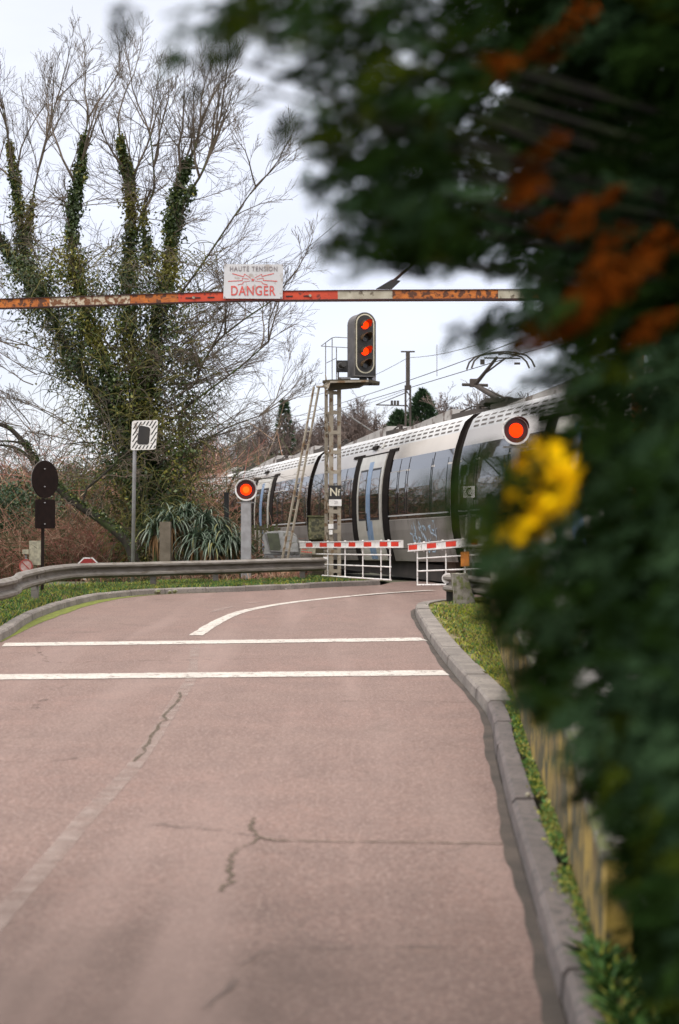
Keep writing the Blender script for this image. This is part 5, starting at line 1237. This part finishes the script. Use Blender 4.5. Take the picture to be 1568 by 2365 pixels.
# --- brambles / undergrowth between crash barrier and trees
def thicket(name, n, xr, Yr, hr, label, wts, rad=.008, mats=m_bramble, seedv=4, leafn=0, step=.24, zoff=0):
    r2 = random.Random(seedv); mb = MB(); base_ = []
    for k in range(n):
        y = r2.uniform(*Yr); x = (r2.uniform(*xr)-784)/3285*y; z = float(hfun(np.array(x), np.array(y)))+zoff; q = Vector((x, y, z)); hh = r2.uniform(*hr)
        dd = Vector((r2.gauss(0, .35), r2.gauss(0, .35), 1)).normalized(); pts = [q.copy()]; side = Vector((r2.gauss(0, 1), r2.gauss(0, .6), 0)).normalized(); m = 7
        for i in range(m):
            dd = (dd+side*.09+Vector((r2.gauss(0, .15), r2.gauss(0, .15), -.03-.02*i))).normalized(); q = q+dd*(hh/m*1.35); pts.append(q.copy())
        nz_ = math.sin(x*1.7+y*.6+seedv)+math.sin(x*.9-y*1.1); mi = 3 if (nz_ > .9 and r2.random() < .7) else (1 if (nz_ < -.9 and r2.random() < .5) else r2.choices(range(len(mats)), wts)[0]); mb.tube(pts, [rad*1.3-rad*i/m for i in range(m+1)], 3, mi, cap=False)
        for _ in range(3):
            i = r2.randrange(2, m); d2 = Vector((r2.gauss(0, 1), r2.gauss(0, 1), r2.uniform(-.2, 1))).normalized(); mb.tube([pts[i], pts[i]+d2*.22*hh, pts[i]+d2*.36*hh+Vector((0, 0, r2.uniform(-.1, .1)))], rad*.6, 3, mi, cap=False)
    o = mb.build(name, mats, fixn=False); tag(o, label, 'undergrowth', kind='stuff'); return o
thicket('bramble_thicket', 4300, (-60, 330), (40.3, 52), (1.1, 2.5), 'reddish brown bramble thicket behind the left crash barrier', [.32, .20, .18, .30], .009)
thicket('bramble_thicket', 1700, (330, 545), (40.3, 47), (1.0, 2.4), 'dry undergrowth behind the strappy plant and flashing light', [.38, .08, .24, .30], .010, seedv=5)
thicket('scrub', 2600, (-80, 560), (55, 82), (3.0, 5.6), 'mass of bare brown scrub behind the ivy clad tree', [.45, .05, .15, .35], .022, seedv=6)
thicket('leaf_litter', 2600, (200, 700), (34.6, 38.5), (.08, .35), 'dead brown leaves and stalks under the strappy plant', [.5, .15, .2, .15], .010, seedv=9, zoff=.1)

# --- strappy flax plant
def strap(C0, d, ln, droop, wd, mb, mi, r2, n=7):
    pts = [Vector(C0)]; dd = Vector(d).normalized(); q = Vector(C0)
    for i in range(n):
        dd = (dd+Vector((0, 0, -droop*(.35+i/n)))).normalized(); q = q+dd*(ln/n); pts.append(q.copy())
    L_, R_, Cn = [], [], []
    for i, p in enumerate(pts):
        t_ = (pts[min(i+1, n)]-pts[max(i-1, 0)]).normalized(); s_ = t_.cross(Vector((0, 0, 1)))
        if s_.length < 1e-3: s_ = Vector((1, 0, 0))
        s_.normalize(); w_ = wd*(.7+.5*math.sin(PI*min(1, i/n*1.1+.12)))*(1 if i < n else .08)*(1-.55*(i/n)**2)
        nn_ = s_.cross(t_).normalized(); L_.append(p-s_*w_+nn_*w_*.25); R_.append(p+s_*w_+nn_*w_*.25); Cn.append(p-nn_*w_*.15)
    b = mb.n
    for i in range(n+1): mb.v += [tuple(L_[i]), tuple(Cn[i]), tuple(R_[i])]
    mb.n += 3*(n+1)
    for i in range(n): mb.f.append((b+3*i, b+3*i+1, b+3*i+4, b+3*i+3)); mb.f.append((b+3*i+1, b+3*i+2, b+3*i+5, b+3*i+4)); mb.m += [mi, mi]
fx = thing('strappy_plant', P(430, 1330, 36.2), 'large clump of arching grey green strap leaves behind the crash barrier', 'plant')
r2 = random.Random(8)
heads = [(395, 1205, 35.6, 75), (430, 1190, 36.2, 85), (470, 1205, 36.0, 85), (500, 1225, 35.8, 80), (525, 1250, 35.6, 70), (455, 1245, 35.4, 75), (360, 1220, 36.0, 55), (490, 1262, 35.3, 60), (545, 1262, 36, 50)]
for hx, hy, hD, nl in heads:
    mb = MB(); c0 = P(hx, hy, hD)
    for k in range(int(nl*1.25)):
        a = r2.uniform(0, 2*PI); el = r2.uniform(.05, 1.25); d = Vector((math.cos(a)*math.cos(el), math.sin(a)*math.cos(el), math.sin(el)))
        mi = r2.choices((0, 1, 3), (.62, .26, .12))[0]
        strap(c0+Vector((r2.gauss(0, .06), r2.gauss(0, .06), r2.gauss(0, .04))), d, r2.uniform(.55, 1.0), r2.uniform(.28, .55), r2.uniform(.014, .024), mb, mi, r2)
    for k in range(34):
        a = r2.uniform(0, 2*PI); d = Vector((math.cos(a), math.sin(a), r2.uniform(-.6, .1)))
        strap(c0+Vector((0, 0, -.15)), d, r2.uniform(.5, 1.0), .8, .02, mb, 2 if r2.random() < .75 else 0, r2)
    mb.build('leaf_rosette', m_flax, fx, fixn=False)
mb = MB()
for hx, hy, hD, nl in heads: c0 = P(hx, hy, hD); mb.tube([(c0.x, c0.y, -.2), tuple(c0)], [.09, .06], 8)
mb.build('stem', m_bark, fx)

# --- background trees
def bare_tree(seed, h, r):
    r3 = random.Random(seed); m1 = MB(); m2 = MB(); tr = [Vector((0, 0, -.5)), Vector((r3.gauss(0, .1), 0, h*.25)), Vector((r3.gauss(0, .2), 0, h*.5)), Vector((r3.gauss(0, .3), 0, h*.72))]
    m1.tube(tr, [r, r*.75, r*.5, r*.3], 7)
    for k in range(15):
        t_ = r3.uniform(.3, 1); z = t_*2.99; i = min(2, int(z)); p = tr[i].lerp(tr[i+1], z-i); a = r3.uniform(0, 2*PI)
        d = Vector((math.cos(a), math.sin(a), r3.uniform(.5, 1.5))); grow(m2, p, d, h*.34*r3.uniform(.7, 1.1), r*.35, 0, r3, up=.06, spread=.7, kids_n=(6, 5, 3), gnarl=.15, thin=.018)
    return m1, m2
protos = []
glabel = ['bare brown tree in the hillside wood behind the train', 'leafless greyish tree in the wood on the skyline', 'bare spreading tree on the far hillside']
for i, (h, r) in enumerate(((10, .2), (12, .24), (8.5, .17))):
    m1, m2 = bare_tree(20+i, h, r); root = thing('bare_tree', (0, 0, 0), glabel[i], 'tree', 'bare trees on the far hillside'); m1.build('trunk', m_twigfar, root); m2.build('crown', m_twigfar, root, fixn=False); protos.append(root)
r4 = random.Random(12); first = [True]*3
spots = []
for k in range(88):
    Y = r4.uniform(112, 190); x_ = r4.uniform(-60, 1240); spots.append((x_, Y))
for k in range(26): spots.append((r4.uniform(330, 640), r4.uniform(90, 112)))
for k in range(14): spots.append((r4.uniform(-80, 330), r4.uniform(84, 110)))
for k in range(14): spots.append((r4.uniform(-480, -60), r4.uniform(84, 150)))
for (x_, Y) in spots:
    j = r4.randrange(3); X = (x_-784)/3285*Y; z = float(hfun(np.array(X), np.array(Y)))
    if X > 2.72-.29*(Y-34)-2 and Y < 112: continue
    ytop_ = float(np.interp(x_, [-60, 150, 350, 480, 560, 640, 700, 800, 870, 930, 1000, 1240], [1085, 1075, 1040, 1010, 985, 960, 968, 955, 935, 945, 930, 930]))+r4.uniform(-6, 26)
    zt = H0+(1190-ytop_)*Y/3285; s_ = max(.35, min(1.5, (zt-z)/((10, 12, 8.5)[j]*1.02)))
    c = protos[j] if first[j] else copy_tree(protos[j]); first[j] = False
    c.matrix_world = Matrix.LocRotScale(Vector((X, Y, z)), Matrix.Rotation(r4.uniform(0, 6.28), 3, 'Z'), Vector((s_*1.15, s_*1.15, s_)))
# undergrowth mass on the hill so it is not bare ground
thicket('hillside_scrub', 2600, (250, 1250), (100, 170), (2.5, 5.5), 'brown winter scrub covering the hillside behind the train', [.45, .2, .15, .2], .05,
        mats=[m_twigfar, mat('scrub_far_red', (.15, .095, .075), (.12, .08, .065), .3, .95), mat('scrub_far_pale', (.21, .165, .14), (.16, .13, .11), .3, .95), mat('scrub_far_olive', (.10, .095, .06), (.08, .08, .055), .3, .95)], seedv=7)
# conifers
def conifer(name, base_, h, wd, n, label, seedv, round_=False, sparse=0):
    rs2 = np.random.RandomState(seedv); root = thing(name, base_, label, 'tree'); b_ = Vector(base_)
    mb = MB(); mb.tube([b_, b_+Vector((0, 0, h))], [h*.02, .02], 6); mb.build('trunk', m_bark, root)
    if round_:
        t_ = rs2.rand(n)**.8; r_ = wd*np.sin(np.clip(t_*.9+.12, 0, 1)*PI)**.6*np.sqrt(rs2.rand(n)); 
    else:
        tiers = 13; k = rs2.randint(0, tiers, n); t_ = (k+.15*rs2.rand(n))/tiers; r_ = wd*(1-t_)**.9*rs2.rand(n)**.6
        ang_ = (rs2.randint(0, 7, n)+k*.37)*2*PI/7+rs2.normal(size=n)*.16
    a = rs2.rand(n)*2*PI if round_ else ang_
    z = t_*h*.96+.04*h - (0 if round_ else r_*.22)
    C = np.stack([b_.x+r_*np.cos(a), b_.y+r_*np.sin(a), b_.z+z], 1)
    Dr = np.stack([np.cos(a), np.sin(a), rs2.normal(size=n)*.5+(.6 if round_ else -.15)], 1)
    V, F = leaf_quads(C, Dr, rs2.uniform(.28, .55, n), rs2.uniform(.08, .16, n), rs2)
    np_mesh('foliage', V, F, gm[:2], root, rs2.choice(2, size=n, p=[.65, .35])); return root
b_ = P(657, 1150, 128); b_.z = P(0, 1010, 128).z-2; conifer('conifer_tree', b_, P(0, 918, 128).z-b_.z, 1.15, 2600, 'slender dark conifer standing above the wood left of the signal', 5)
b_ = P(975, 1150, 118); b_.z = 4.0; conifer('evergreen_tree', b_, P(0, 903, 118).z-4.0, 1.5, 6000, 'round dark green tree right of the lattice pole', 6, True)
b_ = P(922, 1150, 110); b_.z = 5.5; conifer('evergreen_tree', b_, P(0, 952, 110).z-5.5, 1.1, 2600, 'low dark green tree just left of the lattice pole', 7, True)

# ------------------------------------------------------------------ near conifer hedge on the right
def spray_template(rs2, ln=.26):
    """flat fan of scale-leaf branchlets: quads in local frame, x = stem"""
    C, D, Ls, Ws = [], [], [], []
    for i in range(13):
        t_ = .08+.92*i/12
        for s in (-1, 1):
            a = math.radians(44+rs2.uniform(-12, 12)); l_ = ln*(.48*(1-t_*.72))*rs2.uniform(.75, 1.2)
            st_ = np.array([t_*ln, 0, rs2.normal()*.006]); d_ = np.array([math.cos(a), s*math.sin(a), rs2.normal()*.22])
            C.append(st_); D.append(d_); Ls.append(l_); Ws.append(.017)
            for q in (.4, .75):
                for s2 in (-1, 1):
                    a2 = a*s+s2*math.radians(42); C.append(st_+d_*l_*q); D.append(np.array([math.cos(a2), math.sin(a2), rs2.normal()*.3])); Ls.append(l_*.42*(1.2-q)); Ws.append(.012)
    C.append(np.array([0, 0, 0.])); D.append(np.array([1, 0, 0.])); Ls.append(ln*1.05); Ws.append(.012)
    V, F = leaf_quads(np.array(C), np.array(D), np.array(Ls), np.array(Ws), rs2); return V
rs5 = np.random.RandomState(33)
temps = [spray_template(rs5) for _ in range(6)]
def place_sprays(name, pos, dirs, scl, mats, midx, parent):
    Vs = []; Ms = []
    for i in range(len(pos)):
        tV = temps[i % 6]; d = dirs[i]/np.linalg.norm(dirs[i]); u = rs5.normal(size=3)*.55+np.array([0, -.35, 1.0]); s = np.cross(u, d); s /= np.linalg.norm(s); u = np.cross(d, s)
        Vs.append((tV*scl[i]) @ np.stack([d, s, u])+pos[i]); Ms.append(np.full(len(tV)//4, midx[i]))
    V = np.concatenate(Vs); F = np.arange(len(V)).reshape(-1, 4); return np_mesh(name, V, F, mats, parent, np.concatenate(Ms))
hedge = thing('conifer_hedge', (2.7, 3.6, .34), 'tall dark green conifer hedge overhanging the right side, with rusty dead and yellow sprays', 'hedge')
by = [-1200, -60, 60, 130, 200, 260, 330, 400, 470, 560, 610, 640, 730, 760, 800, 850, 900, 950, 1000, 1060, 1130, 1200, 1280, 1340, 1400, 1460, 1560, 1650, 1720, 1800, 1900, 2000, 2100, 2200, 2300, 2500]
bx_ = [950, 1000, 1030, 1050, 1060, 1030, 980, 950, 940, 930, 990, 1150, 1210, 1240, 1285, 1320, 1310, 1290, 1285, 1270, 1220, 1140, 1110, 1120, 1150, 1165, 1190, 1235, 1295, 1345, 1400, 1430, 1455, 1475, 1500, 1520]
by = np.array(by, float); bx_ = np.array(bx_, float)
pos, dirs, scl, mi = [], [], [], []
def add(x, y, D, m=None, s=None, d=None):
    dd = np.array(d) if d is not None else np.array([-.85+rs5.normal()*.35, -.1+rs5.normal()*.45, -.42+rs5.normal()*.38]); dd = dd/np.linalg.norm(dd)
    s = (s if s else rs5.uniform(.65, 1.15))*.52; pos.append(np.array(P(x, y, D))-dd*.24*s); dirs.append(dd); scl.append(s); mi.append(m if m is not None else rs5.choice(4, p=[.42, .30, .16, .12]))
# solid body: boughs of sprays, each hanging outwards and down
MW = [.36, .32, .20, .12]
for _ in range(330):
    y = rs5.uniform(-1150, 2500); e = np.interp(y, by, bx_); x = e+150+rs5.rand()**.85*(1850-e); D = rs5.uniform(2.6, 5.4)
    if x-e < 260: D = rs5.uniform(2.4, 4.4)
    if y > 1500: D = rs5.uniform(2.5, 3.7)
    if y < -200: D = rs5.uniform(2.6, 6.0)  # boughs out of view overhead, extended up to block zenith light
    ax = np.array([-.80+rs5.normal()*.16, -.10+rs5.normal()*.25, -.52+rs5.normal()*.22]); ax /= np.linalg.norm(ax); Lb = rs5.uniform(.35, .75); m_ = rs5.choice(4, p=MW) if y < 1250 else rs5.choice(4, p=[.24, .32, .36, .08]); c0 = np.array(P(x, y, D))
    for k in range(24):
        t = rs5.rand(); p = c0+ax*Lb*(t-.5)+rs5.normal(size=3)*np.array([.05, .06, .035])*(1.25-t*.7)
        px_ = 784+p[0]/max(.5, p[1])*3285; py_ = 1190-(p[2]-H0)/max(.5, p[1])*3285
        if px_ < np.interp(py_, by, bx_)+20 or p[1] < 1.7: continue
        d = ax+rs5.normal(size=3)*np.array([.25, .35, .30]); dd = d/np.linalg.norm(d); s_ = rs5.uniform(.36, .62)
        pos.append(p-dd*.2*s_); dirs.append(dd); scl.append(s_); mi.append(m_ if rs5.rand() < .8 else rs5.choice(4, p=MW))
for _ in range(2600):
    y = rs5.uniform(-1100, 2480); e = np.interp(y, by, bx_)+60; x = e+30+rs5.rand()**.9*(1800-e); add(x, y, rs5.uniform(3.3, 5.6), 0 if rs5.rand() < .6 else 1)  # deep sprays take only the darkest greens, painting in the interior shade
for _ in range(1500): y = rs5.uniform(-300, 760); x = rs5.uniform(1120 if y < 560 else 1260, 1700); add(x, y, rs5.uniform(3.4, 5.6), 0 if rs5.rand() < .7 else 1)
for _ in range(620): y = rs5.uniform(1000, 2450); e = np.interp(y, by, bx_); x = e+70+rs5.rand()*(1650-e); add(x, y, rs5.uniform(2.15, 2.7), 2 if rs5.rand() < .6 else 1, rs5.uniform(.35, .6))
# ragged edge sprays
for _ in range(620):
    y = rs5.uniform(-200, 2350); e = np.interp(y, by, bx_); x = e+rs5.normal()*38+20
    if 640 < y < 725 and x < 1190: continue
    add(x, y, rs5.uniform(2.1, 3.6), s=rs5.uniform(.45, .9))
# drooping outer sprays over the sky, upper middle: clusters hung on twigs
clusters = [(500, 30, 2.1, 90, 24, 12), (560, 62, 2.1, 60, 20, 14), (640, 20, 2.2, 110, 24, 20), (740, 60, 2.3, 110, 60, 26), (860, 60, 2.4, 120, 80, 44), (960, 90, 2.6, 80, 80, 44), (385, 150, 2.0, 80, 34, 7), (470, 120, 2.05, 60, 40, 9), (620, 150, 2.2, 40, 50, 10), (660, 110, 2.2, 60, 30, 10),
            (800, 150, 2.4, 80, 60, 18), (900, 200, 2.5, 90, 80, 40), (960, 300, 2.6, 50, 60, 36), (960, 420, 2.6, 50, 60, 36), (970, 520, 2.6, 50, 40, 30), (700, 330, 2.3, 50, 20, 5), (790, 340, 2.4, 60, 40, 16), (860, 300, 2.5, 80, 50, 34), (800, 400, 2.4, 60, 50, 24), (870, 440, 2.6, 80, 60, 44),
            (850, 500, 2.6, 70, 50, 26), (800, 580, 2.4, 60, 25, 12), (860, 590, 2.5, 80, 30, 26), (950, 540, 2.8, 80, 50, 34), (980, 600, 2.8, 60, 20, 12), (1110, 765, 2.9, 50, 24, 12), (1150, 815, 2.8, 60, 22, 8), (1200, 775, 3.0, 60, 30, 18), (1080, 800, 2.8, 40, 24, 5),
            (1130, 1060, 2.2, 60, 30, 4), (1060, 1120, 1.9, 60, 36, 5), (1120, 1180, 2.0, 70, 50, 11), (1040, 1190, 1.8, 50, 26, 4), (1150, 1250, 2.2, 60, 50, 18), (1090, 1310, 2.2, 40, 30, 5), (1190, 1150, 2.4, 50, 60, 12), (1130, 1370, 2.4, 40, 36, 12),
            (1260, 880, 2.8, 50, 30, 12), (1270, 1010, 2.8, 24, 50, 10), (1160, 930, 2.4, 40, 16, 3), (700, 200, 2.1, 20, 30, 4), (820, 240, 2.2, 30, 30, 6), (760, 260, 2.2, 20, 20, 3), (900, 380, 2.4, 30, 30, 8), (720, 335, 2.2, 30, 12, 3)]
for x, y, D, sx, sy, n in clusters:
    for _ in range(n):
        gx, gy = rs5.normal(), rs5.normal(); add(x+gx*sx*(.85 if y < 650 else .6), y+gy*sy*(.85 if y < 650 else .6), D+rs5.normal()*.22, s=rs5.uniform(.32, .68))
mi = np.array(mi); place_sprays('foliage', pos, dirs, scl, m_hedge, mi, hedge)
pos, dirs, scl, mi = [], [], [], []
for x, y, sx, sy, n, D in ((1210, 400, 20, 45, 9, 2.7), (1190, 430, 20, 30, 5, 2.6), (1100, 185, 25, 18, 5, 2.4), (1240, 130, 35, 30, 6, 2.6), (1365, 490, 40, 26, 9, 2.6), (1380, 590, 20, 45, 8, 2.6), (1290, 755, 55, 40, 24, 2.5), (1360, 700, 60, 45, 26, 2.5), (1420, 640, 45, 35, 12, 2.5), (1480, 770, 40, 30, 6, 2.5), (1235, 560, 20, 20, 3, 2.6)):
    for _ in range(int(n*.9)): q_ = rs5.normal()*1.1; add(x+q_*sx*.9+rs5.normal()*12, y-q_*sy*.8+rs5.normal()*14, D-.22*rs5.rand()+rs5.normal()*.06, 0, rs5.uniform(.35, .7), [-.7+rs5.normal()*.25, -.3, -.65+rs5.normal()*.25])
place_sprays('dead_foliage', pos, dirs, scl, [m_rustleaf], np.array(mi), hedge)
# yellow leaves
C = []
for x, y, sx, sy, n, D in ((1250, 1080, 26, 22, 190, 2.7), (1280, 1110, 14, 26, 190, 2.6), (1222, 1112, 22, 12, 130, 2.7), (1205, 1185, 16, 22, 80, 2.6), (1240, 1190, 18, 20, 90, 2.6), (1285, 1160, 9, 9, 60, 2.6), (1195, 1215, 8, 9, 40, 2.6), (1230, 1215, 8, 10, 45, 2.6), (1296, 1085, 7, 18, 90, 2.5), (1262, 1050, 12, 7, 70, 2.5), (1215, 1150, 7, 12, 60, 2.5), (1188, 1200, 6, 6, 40, 2.5), (1250, 1160, 10, 12, 60, 2.5), (1298, 1130, 6, 14, 70, 2.5), (1180, 1222, 5, 6, 30, 2.5), (1212, 1228, 6, 5, 30, 2.5)):
    for _ in range(int(n*1.5)): p = P(x+rs5.normal()*sx*.85, y+rs5.normal()*sy*.85, D-.20+rs5.normal()*.12); C.append(tuple(p))
C = np.array(C); V, F = leaf_quads(C, rs5.normal(size=C.shape)+np.array([-.4, -.2, -.2]), .030, .018, rs5); np_mesh('yellow_leaves', V, F, m_yleaf, hedge)
# woody framework
mb = MB(); r5 = random.Random(4)
for tx, ty in ((2.3, 4.6), (2.8, 5.2), (2.2, 6.0), (3.4, 4.8)):
    mb.tube([(tx, ty, .2), (tx+.05, ty, 1.5), (tx, ty+.1, 3.2), (tx+.1, ty, 5.0)], [.09, .075, .055, .03], 9)
for x, y, D, sx, sy, n in clusters:
    if y > 650 or x > 930: continue
    tip = P(x+20, y, D); tx, ty = r5.choice(((2.3, 4.6), (2.8, 5.2), (2.2, 6.0))); a = Vector((tx, ty, min(4.8, tip.z+r5.uniform(.1, .5)*(1 if tip.z < 3 else .3)))); mid = a.lerp(tip, .55)+Vector((.12, r5.uniform(.25, .5), .05))
    mb.tube(smooth([tuple(a), tuple(mid), tuple(tip)], 4), list(np.linspace(.014, .003, 9)), 5, cap=False)
mb.build('branches', m_darkbark, hedge, fixn=False)
